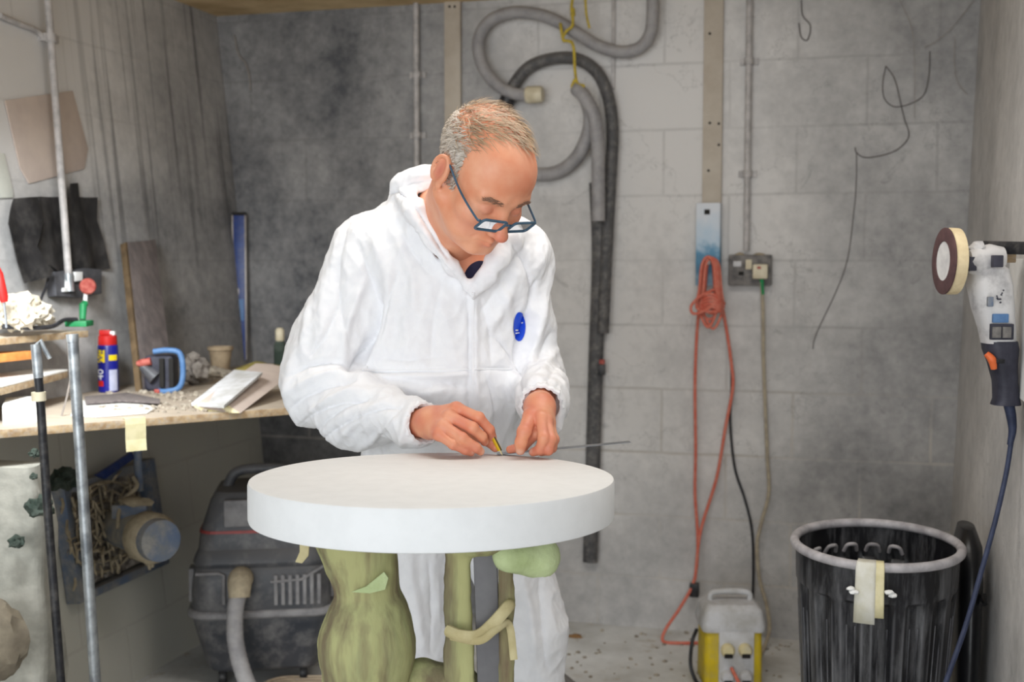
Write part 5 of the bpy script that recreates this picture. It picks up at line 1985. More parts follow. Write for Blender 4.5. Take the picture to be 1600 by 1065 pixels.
obj('top_plate', v, f, M['post'], t, bevel=.002)
mb = MB()
mb.add(*tube(catmull([toroom(L(700, 985, 1.80)), toroom(L(722, 993, 1.785)), toroom(L(748, 992, 1.785)), toroom(L(772, 972, 1.79)), toroom(L(793, 948, 1.80)), toroom(L(796, 944, 1.83))], 6), .0095, 10, flat=(VAX[1], .45)))
mb.add(*tube(catmull([toroom(L(705, 994, 1.80)), toroom(L(748, 1001, 1.78)), toroom(L(774, 984, 1.785)), toroom(L(795, 975, 1.81)), toroom(L(803, 1030, 1.81))], 6), .006, 10, flat=(VAX[1], .45)))
mb.build('tie_tape', M['foamtape'], t, smooth=True, label='cream tape tied round the post')
v, f = prism([toroom(p_) for p_ in (L(548, 925, 1.768), L(572, 916, 1.766), L(600, 893, 1.772), L(607, 903, 1.774), L(602, 921, 1.774), L(578, 927, 1.768))], VAX[1] * .004)
obj('foam_patch', v, f, M['palefoam'], t, bevel=.0015, label='pale torn foam patch')
v, f = prism([toroom(p_) for p_ in (L(468, 838, 1.76), L(484, 842, 1.76), L(482, 868, 1.76), L(472, 880, 1.755), L(461, 878, 1.755), L(468, 862, 1.76))], VAX[1] * .003)
obj('torn_tape', v, f, M['foamtape'], t, bevel=.001, label='torn cream tape end hanging under the disc')
# ------------------------------------------------------------------ the person
def rotm(yaw, pitch, roll=0.0):
    cy, sy, cp, sp, cr, sr = math.cos(yaw), math.sin(yaw), math.cos(pitch), math.sin(pitch), math.cos(roll), math.sin(roll)
    Rx = np.array([[1, 0, 0], [0, cp, -sp], [0, sp, cp]])
    Rz = np.array([[cy, -sy, 0], [sy, cy, 0], [0, 0, 1]])
    Ry = np.array([[cr, 0, sr], [0, 1, 0], [-sr, 0, cr]])
    return Rz @ Rx @ Ry


HR = rotm(R(38), R(45), R(2))
EAR = np.array((-.077, .012, .0))
HC = L(694, 268, 2.2) - HR @ EAR


def hd(q): return HC + HR @ np.asarray(q, float)


feet = L(735, 1000, 2.5)
MAN = thing('person', 'person in white hooded coverall and glasses bent over the disc, drawing with a pencil', 'person', toroom((feet[0], 2.5, FZ)), YAW)


# ---- head
def f_head(Pv):
    P0 = (Pv - HC.astype(np.float32)) @ HR.astype(np.float32)
    P = P0.copy()
    P[..., 2] = np.where(P0[..., 2] < 0, P0[..., 2] / .80, P0[..., 2])
    F = f_ell(P, (0, .02, .045), (.077, .098, .083))
    F = smin(F, f_ell(P, (0, -.042, .04), (.066, .052, .062)), .03)
    F = smin(F, f_ell(P, (0, -.04, -.035), (.062, .056, .075)), .03)
    for s in (-1, 1):
        F = smin(F, f_ell(P, (s * .042, -.058, -.03), (.027, .03, .028)), .02)
        F = smin(F, f_cap(P, (s * .058, .0, -.055), (s * .028, -.06, -.1), .024, .022), .025)
        F = smin(F, f_ell(P, (s * .036, -.055, -.078), (.028, .03, .03)), .02)
        F = smin(F, f_cap(P, (s * .012, -.088, .027), (s * .048, -.076, .024), .009, .008), .014)
    F = smin(F, f_cap(P, (-.012, -.083, -.112), (.012, -.083, -.112), .018, .018), .02)
    F = smin(F, f_ell(P, (0, -.078, -.076), (.032, .024, .03)), .018)
    F = smin(F, f_ell(P, (0, -.035, -.115), (.042, .045, .022)), .025)
    for s in (-1, 1):
        F = smax(F, -f_ell(P, (s * .033, -.102, .002), (.02, .017, .014)), .012)
        F = smin(F, f_ell(P, (s * .033, -.078, .0), (.0155, .0145, .0135)), .004)
    F = smin(F, f_cap(P, (0, -.09, .014), (0, -.117, -.034), .008, .0115), .012)
    F = smin(F, f_ell(P, (0, -.1185, -.04), (.014, .0125, .0125)), .007)
    for s in (-1, 1):
        F = smin(F, f_ell(P, (s * .014, -.104, -.044), (.0085, .011, .009)), .006)
        F = smax(F, -f_ell(P, (s * .0075, -.111, -.053), (.0038, .005, .005)), .003)
        F = smin(F, f_cap(P, (0, -.1035, -.0705), (s * .021, -.094, -.0745), .0052, .003), .005)
        F = smin(F, f_cap(P, (0, -.1015, -.0825), (s * .019, -.093, -.0785), .0066, .003), .005)
        F = smax(F, -f_cap(P, (0, -.110, -.0765), (s * .024, -.097, -.077), .0022, .0016), .003)
        F = smax(F, -f_cap(P, (s * .021, -.105, -.046), (s * .034, -.092, -.074), .002, .0015), .006)
    # ears
    for s in (-1, 1):
        ang = R(14)
        P = P0
        e = f_ell(P, (s * .079, .016, -.002), (.006, .0205, .0325))
        rim = None
        cc_ = []
        for k in range(15):
            a = R(-60 + 290 * k / 14)
            rr_ = 1.0 - .12 * (k / 14)
            cc_.append((s * (.083 + .006 * max(0, math.cos(a - R(20)))), .016 + .0185 * rr_ * math.cos(a), .001 + .030 * rr_ * math.sin(a)))
        for k in range(14):
            c = f_cap(P, cc_[k], cc_[k + 1], .0038, .0038)
            rim = c if rim is None else np.minimum(rim, c)
        e = smin(e, rim, .004)
        e = smin(e, f_cap(P, (s * .083, .026, .014), (s * .084, .022, -.014), .003, .0035), .004)
        e = smin(e, f_ell(P, (s * .08, .006, -.027), (.005, .0085, .009)), .004)
        e = smin(e, f_ell(P, (s * .08, .001, -.006), (.006, .004, .007)), .003)
        F = smin(F, e, .004)
    # neck (view frame)
    nb = L(706, 345, 2.42)
    N_ = f_cap(Pv, hd((0, .03, -.05)), nb, .058, .066)
    N_ = smin(N_, f_cap(Pv, hd((0, -.02, -.07)), L(706, 374, 2.40), .046, .05), .03)
    N_ = smin(N_, f_cap(Pv, L(694, 335, 2.43), L(698, 366, 2.44), .06, .05), .03)
    F = smin(F, N_, .025)
    return F


c0 = HC
G, l0 = grid(c0 - np.array((.17, .16, .23)), c0 + np.array((.17, .24, .16)), .0027)
HV, HQ = surface(f_head(G), l0, .0027)
HV = relax(HV, HQ, 1, .5)
# keep above the collar
HL = (HV - HC) @ HR
flush = np.zeros(len(HV))


def bump(c, r):
    d = np.linalg.norm((HL - np.array(c)) / np.array(r), axis=1)
    return np.clip(1 - d, 0, 1) ** .7


flush = np.maximum(flush, .75 * bump((0, -.122, -.035), (.024, .026, .022)))
flush = np.maximum(flush, .45 * bump((0, -.102, -.068), (.028, .02, .011)))
for s in (-1, 1):
    flush = np.maximum(flush, .4 * bump((s * .045, -.08, -.035), (.035, .04, .032)))
    flush = np.maximum(flush, .85 * bump((s * .088, .014, .0), (.018, .016, .026)))
    flush = np.maximum(flush, .45 * bump((s * .035, -.095, .004), (.024, .03, .016)))
flush = np.maximum(flush, .2 * bump((0.02, -.07, .075), (.06, .06, .05)))

# ---- hands
def finger(P, pts, rs, k=.003):
    F = None
    for i in range(len(pts) - 1):
        c = f_cap(P, pts[i], pts[i + 1], rs[i], rs[i + 1])
        F = c if F is None else smin(F, c, k)
    return F


def hand(fing, thumb, palm, wrist, lo, hi, h=.0017):
    G, l0 = grid(lo, hi, h)
    F = None
    for pts, rs in palm:
        c = finger(G, pts, rs, .01)
        F = c if F is None else smin(F, c, .012)
    FF = None
    for pts, rs in fing + [thumb]:
        c = finger(G, pts, rs, .004)
        # knuckles
        c = smin(c, f_ell(G, pts[1], (rs[1] * 1.06,) * 3), .003)
        FF = c if FF is None else smin(FF, c, .0012)
    F = smin(F, FF, .007)
    F = smin(F, finger(G, *wrist), .02)
    V_, Q_ = surface(F, l0, h)
    return relax(V_, Q_, 1, .5), Q_


fr = [.0105, .0098, .0088, .0074]
RH_f = [
    ([L(713, 637, 2.185), L(748, 652, 2.165), L(765, 671, 2.172), L(770, 683, 2.182)], fr),
    ([L(702, 650, 2.165), L(738, 668, 2.145), L(753, 682, 2.156), L(757, 690, 2.168)], [.0108, .0102, .0092, .0078]),
    ([L(693, 665, 2.15), L(722, 684, 2.132), L(744, 699, 2.138), L(751, 705, 2.146)], [.0104, .0096, .0086, .0074]),
    ([L(686, 679, 2.142), L(708, 694, 2.13), L(727, 703, 2.135), L(736, 707, 2.142)], [.0094, .0086, .0078, .0066])]
RH_t = ([L(702, 668, 2.2), L(738, 676, 2.205), L(763, 688, 2.192), L(774, 699, 2.182)], [.014, .012, .0105, .0085])
wr = L(652, 661, 2.25)
RH_p = [([L(675, 655, 2.22), L(713, 640, 2.188)], [.022, .0145]), ([L(673, 658, 2.21), L(702, 652, 2.172)], [.021, .0145]), ([L(672, 662, 2.205), L(693, 666, 2.156)], [.021, .014]), ([L(671, 667, 2.205), L(686, 678, 2.148)], [.02, .0125])]
RHV, RHQ = hand(RH_f, RH_t, RH_p, ([wr, L(674, 660, 2.215)], [.028, .024]), np.array((wr[0] - .04, 2.09, L(700, 735, 2.2)[2])), np.array((L(800, 650, 2.2)[0], 2.3, L(700, 595, 2.2)[2])))
LH_f = [
    ([L(836, 652, 2.165), L(836, 678, 2.15), L(818, 697, 2.165), L(797, 702, 2.175)], [.0104, .0098, .0088, .0074]),
    ([L(845, 652, 2.15), L(850, 684, 2.125), L(844, 702, 2.13), L(833, 706, 2.14)], [.0106, .0102, .0092, .0078]),
    ([L(853, 655, 2.155), L(861, 686, 2.13), L(857, 703, 2.13), L(846, 706, 2.142)], [.0102, .0098, .0088, .0074]),
    ([L(858, 660, 2.17), L(866, 686, 2.155), L(863, 700, 2.155), L(855, 705, 2.162)], [.0092, .0086, .0078, .0066])]
LH_t = ([L(829, 650, 2.16), L(819, 674, 2.13), L(814, 691, 2.125), L(813, 703, 2.13)], [.0135, .012, .0108, .0088])
LH_p = [([L(842, 634, 2.2), L(836, 652, 2.168)], [.02, .014]), ([L(844, 634, 2.2), L(845, 653, 2.155)], [.02, .014]), ([L(846, 635, 2.2), L(853, 656, 2.16)], [.02, .0135]), ([L(848, 637, 2.2), L(858, 661, 2.175)], [.018, .012]), ([L(838, 636, 2.2), L(829, 650, 2.165)], [.018, .013])]
wl_ = L(846, 622, 2.27)
LHV, LHQ = hand(LH_f, LH_t, LH_p, ([wl_, L(843, 636, 2.205)], [.027, .023]), np.array((L(785, 650, 2.2)[0], 2.08, L(800, 735, 2.2)[2])), np.array((L(885, 650, 2.2)[0], 2.33, L(800, 590, 2.2)[2])))


def nails(V_, fing):
    a = np.zeros(len(V_))
    for pts, rs in fing:
        tip, pre = np.array(pts[-1]), np.array(pts[-2])
        ax_ = (tip - pre) / np.linalg.norm(tip - pre)
        up = np.array((0, -.75, .65)); up = up - ax_ * (up @ ax_); up /= np.linalg.norm(up)
        c = tip + up * rs[-1] * .8
        d = np.linalg.norm((V_ - c), axis=1)
        a = np.maximum(a, .6 * np.clip(1.5 - d / (rs[-1] * .7), 0, 1))
    return a


nR = nails(RHV, RH_f)
nL = nails(LHV, LH_f[1:] + [LH_t])

# ---- joints of the clothed body
S_R = L(578, 400, 2.47); E_R = L(500, 608, 2.44); W_R = L(648, 660, 2.255)
S_L = L(806, 404, 2.46); E_L = L(834, 588, 2.5); W_L = L(847, 624, 2.275)
NB = L(706, 345, 2.44)
CH = L(694, 440, 2.47)
BE = L(694, 590, 2.49)
PE = L(700, 715, 2.53)
HIPR = L(650, 760, 2.53); HIPL = L(765, 760, 2.53)
KR = L(645, 985, 2.5); KL = L(826, 985, 2.5)
FR_ = np.array((L(650, 1000, 2.5)[0], 2.53, FZ + .09)); FL_ = np.array((L(832, 1000, 2.5)[0], 2.53, FZ + .09))


def f_core(P, g=0.0):
    F = f_ell(P, CH, (.165 + g, .105 + g, .19 + g))
    F = smin(F, f_cap(P, S_R, S_L, .062 + g, .06 + g), .05)
    F = smin(F, f_cap(P, NB, CH, .07 + g, .1 + g), .04)
    F = smin(F, f_ell(P, BE, (.165 + g, .13 + g, .19 + g)), .05)
    F = smin(F, f_ell(P, PE, (.165 + g, .12 + g, .14 + g)), .05)
    return F


def f_arms(P, g=0.0, sl=1.0):
    F = f_cap(P, S_R, E_R, .052 + g * 1.3, .045 + g * 1.4)
    F = smin(F, f_cap(P, E_R, W_R, .045 + g * 1.3, .030 + g * .6), .03)
    F2 = f_cap(P, S_L, E_L, .05 + g * .8, .043 + g * .7)
    F2 = smin(F2, f_cap(P, E_L, W_L, .043 + g * .8, .030 + g * .6), .03)
    return F, F2


def f_legs(P, g=0.0):
    a = smin(f_cap(P, HIPR, KR, .085 + g, .058 + g), f_cap(P, KR, FR_, .056 + g, .045 + g), .03)
    b = smin(f_cap(P, HIPL, KL, .085 + g, .058 + g), f_cap(P, KL, FL_, .056 + g, .045 + g), .03)
    return a, b


# inner body (coarse, under the clothes), one mesh together with head and hands
G, l0 = grid((-.62, 2.18, FZ + .05), (.3, 2.72, 1.42), .012)
F = f_core(G, -.012)
a_, b_ = f_arms(G, -.006)
F = smin(smin(F, a_, .03), b_, .03)
a_, b_ = f_legs(G, -.012)
F = smin(F, np.minimum(a_, b_), .03)
BV, BQ = surface(F, l0, .012)
V_ = np.concatenate([HV, RHV, LHV, BV])
off = [0, len(HV), len(HV) + len(RHV), len(HV) + len(RHV) + len(LHV)]
Q_ = np.concatenate([HQ + off[0], RHQ + off[1], LHQ + off[2], BQ + off[3]])
fl_ = np.concatenate([flush, .45 * np.clip(.5 + vnoise(RHV, 40), 0, 1), .5 * np.clip(.5 + vnoise(LHV, 40), 0, 1), np.zeros(len(BV))])
nl_ = np.concatenate([np.zeros(len(HV)), nR, nL, np.zeros(len(BV))])
npobj('body', V_, Q_, M['skin'], MAN, {'flush': fl_, 'nail': nl_})

# ---- coverall
def chain(P, pts, rs, k=.02):
    F = None
    for i in range(len(pts) - 1):
        c = f_cap(P, pts[i], pts[i + 1], rs[i], rs[i + 1])
        F = c if F is None else smin(F, c, k)
    return F


def f_suit(P):
    g = .016
    F = f_core(P, g)
    aR, aL = f_arms(P, .02)
    # loose elbow and sleeve fullness
    aR = smin(aR, f_ell(P, L(503, 560, 2.46), (.07, .07, .11)), .04)
    aR = smin(aR, f_ell(P, L(562, 654, 2.36), (.085, .06, .062)), .03)
    aR = smin(aR, f_cap(P, L(640, 660, 2.265), L(652, 661, 2.25), .046, .044), .012)
    aL = smin(aL, f_cap(P, L(848, 612, 2.36), L(850, 630, 2.28), .052, .047), .02)
    aL = smin(aL, f_cap(P, L(866, 640, 2.26), L(872, 668, 2.245), .024, .014), .015)
    F = smin(F, aR, .022)
    F = smin(F, aL, .022)
    lR, lL = f_legs(P, .02)
    lg = smin(lR, lL, .008)
    F = smin(F, lg, .05)
    # hood heaped behind the neck, and its edge running down to the zip
    F = smin(F, f_ell(P, L(660, 306, 2.48), (.058, .07, .034)), .02)
    F = smin(F, chain(P, [L(620, 306, 2.45), L(634, 292, 2.43), L(656, 282, 2.42), L(690, 276, 2.40)], [.019, .025, .027, .022]), .007)
    # neck opening: a V cut from the front, then the rolled collar edge laid round it
    X_, D_, z_ = P[..., 0], P[..., 1], P[..., 2] - CAMH
    f_ = D_ * CT - z_ * ST
    qx = 800 + FPX * X_ / f_
    qy = 532.5 - FPX * (D_ * ST + z_ * CT) / f_
    sc = 2.35 / FPX

    def side(a, b):
        n_ = np.array((b[1] - a[1], a[0] - b[0]), float)
        n_ /= np.linalg.norm(n_)
        return ((qx - a[0]) * n_[0] + (qy - a[1]) * n_[1]) * sc
    cut = np.maximum(np.maximum(side((737, 444), (655, 318)), side((800, 352), (737, 444))), np.maximum((300 - qy) * sc, D_ - 2.44))
    F = smax(F, -cut, .006)
    hole = chain(P, [hd((0, .03, -.04)), L(704, 338, 2.4), L(712, 372, 2.365)], [.058, .058, .05], .02)
    F = smax(F, -hole, .006)
    F = smin(F, chain(P, [L(632, 306, 2.40), L(650, 330, 2.35), L(676, 374, 2.325), L(706, 416, 2.325), L(734, 452, 2.34)], [.022, .019, .016, .014, .010]), .012)
    F = smin(F, chain(P, [L(806, 358, 2.42), L(796, 376, 2.36), L(778, 404, 2.335), L(756, 436, 2.335), L(741, 453, 2.34)], [.024, .021, .017, .014, .010]), .012)
    # wrist openings
    F = smax(F, -f_cap(P, L(656, 661, 2.245), L(690, 660, 2.19), .031, .033), .006)
    F = smax(F, -f_cap(P, L(846, 630, 2.245), L(842, 652, 2.17), .031, .033), .006)
    # ankles
    F = np.maximum(F, (FZ + .07) - P[..., 2])
    return F


H_ = .0065
G, l0 = grid((-.66, 2.16, FZ + .05), (.32, 2.76, 1.48), H_)
SF = f_suit(G)
SV, SQ = surface(SF, l0, H_)
# keep the largest shell only
par = np.arange(len(SV))
E_ = np.concatenate([SQ[:, [0, 1]], SQ[:, [1, 2]], SQ[:, [2, 3]]])
for _ in range(400):
    m_ = np.minimum(par[E_[:, 0]], par[E_[:, 1]])
    new = par.copy()
    np.minimum.at(new, E_[:, 0], m_); np.minimum.at(new, E_[:, 1], m_)
    new = new[new]
    if (new == par).all(): break
    par = new
ids, cn = np.unique(par, return_counts=True)
keep = par == ids[cn.argmax()]
mp = -np.ones(len(SV), int); mp[keep] = np.arange(keep.sum())
SQ = mp[SQ[keep[SQ].all(1)]]; SV = SV[keep]
SV = relax(SV, SQ, 1, .5)


# finer mesh for the cloth folds
def subdiv(V_, Q_):
    n = len(V_)
    E = np.sort(np.concatenate([Q_[:, [0, 1]], Q_[:, [1, 2]], Q_[:, [2, 3]], Q_[:, [3, 0]]]), 1)
    U, inv = np.unique(E, axis=0, return_inverse=True)
    inv = inv.reshape(4, -1).T + n
    mid = V_[U].mean(1)
    cen = V_[Q_].mean(1)
    ci = np.arange(len(Q_)) + n + len(U)
    NQ = np.concatenate([np.stack([Q_[:, i], inv[:, i], ci, inv[:, (i - 1) % 4]], 1) for i in range(4)])
    return np.concatenate([V_, mid, cen]), NQ


SV, SQ = subdiv(SV, SQ)
SV = relax(SV, SQ, 2, .5)


# folds: ridges and creases along drawn lines, on the side of the cloth that faces the viewer
def pxof(V_):
    X_, D_, z_ = V_[:, 0], V_[:, 1], V_[:, 2] - CAMH
    f_ = D_ * CT - z_ * ST
    v_ = -(D_ * ST + z_ * CT)
    return 800 + FPX * X_ / f_, 532.5 + FPX * v_ / f_


SN = vnormals(SV, SQ)
px_, py_ = pxof(SV)
front = np.clip(-SN[:, 1] * 1.6 + .35, 0, 1)
disp = np.zeros(len(SV))
LINES = [
    # (points, width px, height m): negative = crease
    ([(594, 478), (585, 520), (566, 556), (546, 574)], 9, -.016), ([(604, 470), (600, 520), (580, 566), (560, 590)], 10, .008),
    ([(548, 572), (520, 566), (480, 572), (452, 590)], 6, -.007), ([(552, 584), (520, 582), (480, 596), (448, 616)], 6, .006),
    ([(556, 596), (520, 600), (480, 618), (452, 640)], 6, -.006), ([(570, 606), (530, 616), (490, 640), (470, 660)], 6, .006),
    ([(586, 616), (550, 630), (510, 655), (492, 680)], 6, -.006), ([(610, 620), (580, 640), (545, 668), (525, 692)], 7, .005),
    ([(632, 626), (612, 650), (590, 690)], 7, -.005), ([(645, 628), (634, 655), (625, 695)], 6, .004),
    ([(560, 380), (575, 430), (592, 478)], 9, -.007), ([(580, 366), (600, 420), (612, 470)], 10, .006),
    ([(540, 360), (528, 420), (532, 480), (546, 540)], 9, -.005), ([(520, 400), (505, 460), (506, 520)], 9, .005),
    ([(620, 340), (640, 390), (672, 430)], 8, -.004), ([(640, 330), (668, 380), (700, 425)], 8, .005),
    ([(660, 420), (640, 480), (632, 540)], 12, .004), ([(690, 440), (676, 510), (672, 570)], 11, -.004),
    ([(790, 420), (770, 460), (750, 490)], 8, -.005), ([(806, 430), (784, 480), (760, 520)], 9, .005),
    ([(840, 440), (820, 500), (808, 560), (812, 610)], 7, -.012), ([(852, 470), (838, 530), (826, 580)], 8, .007),
    ([(862, 520), (842, 556), (816, 584)], 6, -.006), ([(868, 548), (846, 580), (820, 600)], 6, .006), ([(870, 572), (850, 600), (826, 616)], 6, -.005),
    ([(560, 583), (620, 581), (690, 580), (735, 578)], 4, -.004), ([(560, 588), (620, 587), (690, 586), (735, 584)], 5, .005),
    ([(750, 576), (790, 577), (806, 577)], 4, -.004),
    ([(620, 600), (660, 612), (700, 606)], 9, .006), ([(640, 620), (680, 632), (715, 628)], 8, -.004),
    ([(760, 590), (772, 630), (776, 680)], 9, -.006), ([(745, 600), (752, 640), (756, 690)], 8, .005),
    ([(730, 450), (733, 500), (733, 560), (733, 610), (734, 690)], 4, -.004), ([(741, 452), (742, 500), (742, 560), (742, 610), (744, 690)], 6, .005),
    ([(598, 306), (620, 300), (650, 304)], 6, -.008), ([(612, 292), (640, 285), (676, 280)], 6, -.005), ([(640, 312), (668, 352), (700, 402)], 4, -.006),
    ([(505, 400), (490, 450), (478, 500), (470, 550)], 7, .006), ([(530, 470), (510, 520), (486, 556)], 6, -.006),
    ([(575, 430), (552, 480), (540, 520), (536, 560)], 7, .007), ([(620, 430), (606, 480), (598, 530)], 6, -.006),
    ([(650, 350), (690, 410), (722, 446)], 6, -.005), ([(610, 350), (640, 420), (650, 480)], 8, .004),
    ([(460, 540), (452, 580), (450, 630), (470, 670)], 7, .005), ([(600, 560), (640, 562), (690, 556)], 7, -.004),
    ([(470, 660), (500, 640), (540, 628), (580, 625)], 5, -.006), ([(500, 690), (540, 662), (590, 640), (620, 635)], 5, -.006),
    ([(560, 700), (590, 680), (612, 655)], 5, .005), ([(655, 610), (690, 600), (730, 604)], 7, -.004),
    ([(800, 380), (822, 420), (836, 470)], 7, -.006), ([(770, 430), (790, 470), (800, 520)], 7, .005),
    ([(766, 520), (790, 545), (806, 570)], 6, -.005), ([(752, 470), (764, 520), (768, 570)], 7, -.004),
    ([(850, 600), (836, 612), (822, 622)], 5, .005), ([(874, 600), (856, 622), (836, 632)], 5, -.005),
    ([(640, 880), (650, 940), (660, 1010)], 8, .006), ([(670, 880), (676, 950), (672, 1020)], 8, -.006),
    ([(815, 900), (830, 960), (836, 1040)], 8, .006), ([(845, 900), (848, 960), (852, 1040)], 7, -.006),
]
for pts, w, hgt in LINES:
    C_ = np.array([(p.x, p.y) for p in catmull([Vector((a, b, 0)) for a, b in pts], 6)])
    best = np.full(len(SV), 1e9)
    tt = np.zeros(len(SV))
    for i in range(len(C_) - 1):
        a, b = C_[i], C_[i + 1]
        d_ = b - a
        s_ = np.clip(((px_ - a[0]) * d_[0] + (py_ - a[1]) * d_[1]) / (d_ @ d_), 0, 1)
        dd = np.hypot(px_ - a[0] - s_ * d_[0], py_ - a[1] - s_ * d_[1])
        m_ = dd < best
        best[m_] = dd[m_]; tt[m_] = (i + s_[m_]) / (len(C_) - 1)
    fade = np.sin(np.pi * np.clip(tt * .84 + .08, 0, 1)) ** .6
    disp += hgt * (1.5 * np.exp(-(best / w) ** 2) if hgt > 0 else 1.7 * np.exp(-best / (w * .7))) * fade
SVd = SV + SN * (disp * front)[:, None]
# general crumple of the paper-like cloth
cr_ = np.array([mnoise.noise(Vector((p[0] * 13, p[1] * 13, p[2] * 9))) for p in SV])
cr2 = np.array([mnoise.noise(Vector((p[0] * 34 + 5, p[1] * 34, p[2] * 22))) for p in SV])
cr3 = np.array([mnoise.noise(Vector((p[0] * 62 + 9, p[1] * 62, p[2] * 48))) for p in SV])
SVd = SVd + SN * ((-np.abs(cr_) + .25) * .012 + (-np.abs(cr2) + .2) * .0048 + (-np.abs(cr3) + .2) * .0018)[:, None]
SUIT = npobj('coverall', SVd, SQ, M['suit'], MAN)
bvh = BVHTree.FromPolygons([Vector(p) for p in SVd], SQ.tolist())


def hit(px, py, off=0.0):
    r_, x, f_, z = ray(px, py)
    d3 = Vector((x, f_, z)).normalized()
    loc, nrm, _, _ = bvh.ray_cast(Vector((0, 0, CAMH)) + d3 * .5, d3)
    if loc is None:
        return None
    if nrm.dot(d3) > 0: nrm = -nrm
    return loc + nrm * off


# chest emblem: blue roundel with two small white bars
em = [hit(811.5, 510, .0018)]
n_ = 28
for ring in (.35, .7, 1.0):
    for k in range(n_):
        a = 2 * math.pi * k / n_
        em.append(hit(811.5 + 10 * ring * math.cos(a), 510 + 23 * ring * math.sin(a), .0018))
if all(p is not None for p in em):
    fc = [[0, 1 + k, 1 + (k + 1) % n_] for k in range(n_)]
    for r_ in range(2):
        a0 = 1 + r_ * n_
        fc += [[a0 + k, a0 + n_ + k, a0 + n_ + (k + 1) % n_, a0 + (k + 1) % n_] for k in range(n_)]
    eo = obj('chest_emblem', [toroom(p) for p in em], fc, M['logoblue'], MAN, smooth=True, label='blue oval emblem on the chest')
    for (x0, x1, y0, y1) in ((803.5, 808, 514.5, 516.5), (803.5, 813, 519.5, 521.2), (815.5, 818.5, 503.5, 505.5)):
        q = [hit(x, y, .0026) for x, y in ((x0, y0), (x1, y0 - .5), (x1, y1 - .5), (x0, y1))]
        obj('emblem_bar', [toroom(p) for p in q], [[0, 1, 2, 3]], M['white'], eo, label='white bar on the emblem')
# zip flap edge and zip slider
zp = [hit(739.5, y, .0008) for y in np.linspace(456, 600, 30)]
zp = [toroom(p) for p in zp if p is not None]
v, f = tube(zp, .0032, 8, flat=(VAX[1], .6))
obj('zip_flap_seam', v, f, M['suit'], MAN, smooth=True)
ws = [hit(x, 579 + (x - 560) * -.012, .0006) for x in np.linspace(566, 800, 50)]
ws = [toroom(p) for p in ws if p is not None]
v, f = tube(ws, .0018, 6)
obj('waist_seam', v, f, M['suit'], MAN, smooth=True)
# elastic cuffs: gathered bands
def cuff(c, ax_, r, name='elastic_cuff'):
    ax_ = np.array(ax_) / np.linalg.norm(ax_)
    A_ = Vector(toroom(ax_)).normalized()
    prof = [(r * .92, -.014), (r * 1.03, -.010), (r * .99, -.003), (r * 1.05, .004), (r * .98, .009), (r * .88, .010), (r * .86, -.012)]
    v, f = lathe(prof, 60, toroom(c), A_, lambda an, h: 1 + .035 * math.sin(an * 17) + .02 * math.sin(an * 7))
    f = [q for q in f if len(q) == 4]
    return obj(name, v, f, M['suit'], MAN, smooth=True)


cuff(L(659, 661, 2.24), L(690, 660, 2.19) - L(656, 661, 2.245), .040)
cuff(L(846, 631, 2.25), L(842, 652, 2.17) - L(846, 624, 2.26), .040)
# shirt showing in the neck opening
G, l0 = grid(L(736, 436, 2.40) - .08, L(736, 436, 2.40) + .08, .005)
shf = f_ell(G, L(740, 436, 2.425), (.055, .052, .06))
a_, b_ = surface(shf, l0, .005)
npobj('shirt', relax(a_, b_, 2), b_, M['shirt'], MAN, label='navy shirt at the neck')
# shoes
for F_, nm in ((FR_, 'shoe'), (FL_, 'shoe')):
    G, l0 = grid(F_ - np.array((.07, .22, .1)), F_ + np.array((.07, .1, .1)), .006)
    s_ = f_cap(G, F_ + np.array((0, .03, -.045)), F_ + np.array((0, -.13, -.058)), .048, .034)
    s_ = smin(s_, f_cap(G, F_ + np.array((0, .02, -.03)), F_ + np.array((0, .01, .05)), .046, .05), .03)
    s_ = smax(s_, (FZ + .002) - G[..., 2], .004)
    a_, b_ = surface(s_, l0, .006)
    npobj(nm, a_, b_, M['shoe'], MAN)

M['sandy'] = mat('sandy_hair', s2l(176, 150, 120), 0.5, s2l(136, 114, 92), 40)
# ---- hair: close grey hair at sides and back, thin sandy hair on top
hn = vnormals(HV, HQ)
hb = BVHTree.FromPolygons([Vector(p) for p in HV], HQ.tolist())


def hairline(q):
    """>0 where hair grows, on head coordinates (n,3)"""
    x, y, z = np.abs(q[:, 0]), q[:, 1], q[:, 2]
    t_ = np.clip((z - .03) / .09, 0, 1)
    edge = -.022 + .012 * t_ - .05 * np.clip((t_ - .72) / .28, 0, 1) * np.clip(1 - x / .05, 0, 1)
    low = -.018 - .5 * np.clip(y - .02, 0, .1)                      # lower limit, dropping towards the nape
    a = np.minimum((y - edge) * 40, (z - low) * 60)
    ear = np.where((x > .066) & (np.abs(y - .014) < .026) & (z < .034) & (z > -.04), -1, 1)
    return np.where(ear < 0, -1, a)


hv_ = hairline(HL)
cand = np.where((hv_ > .05) & (HL[:, 2] > -.07))[0]
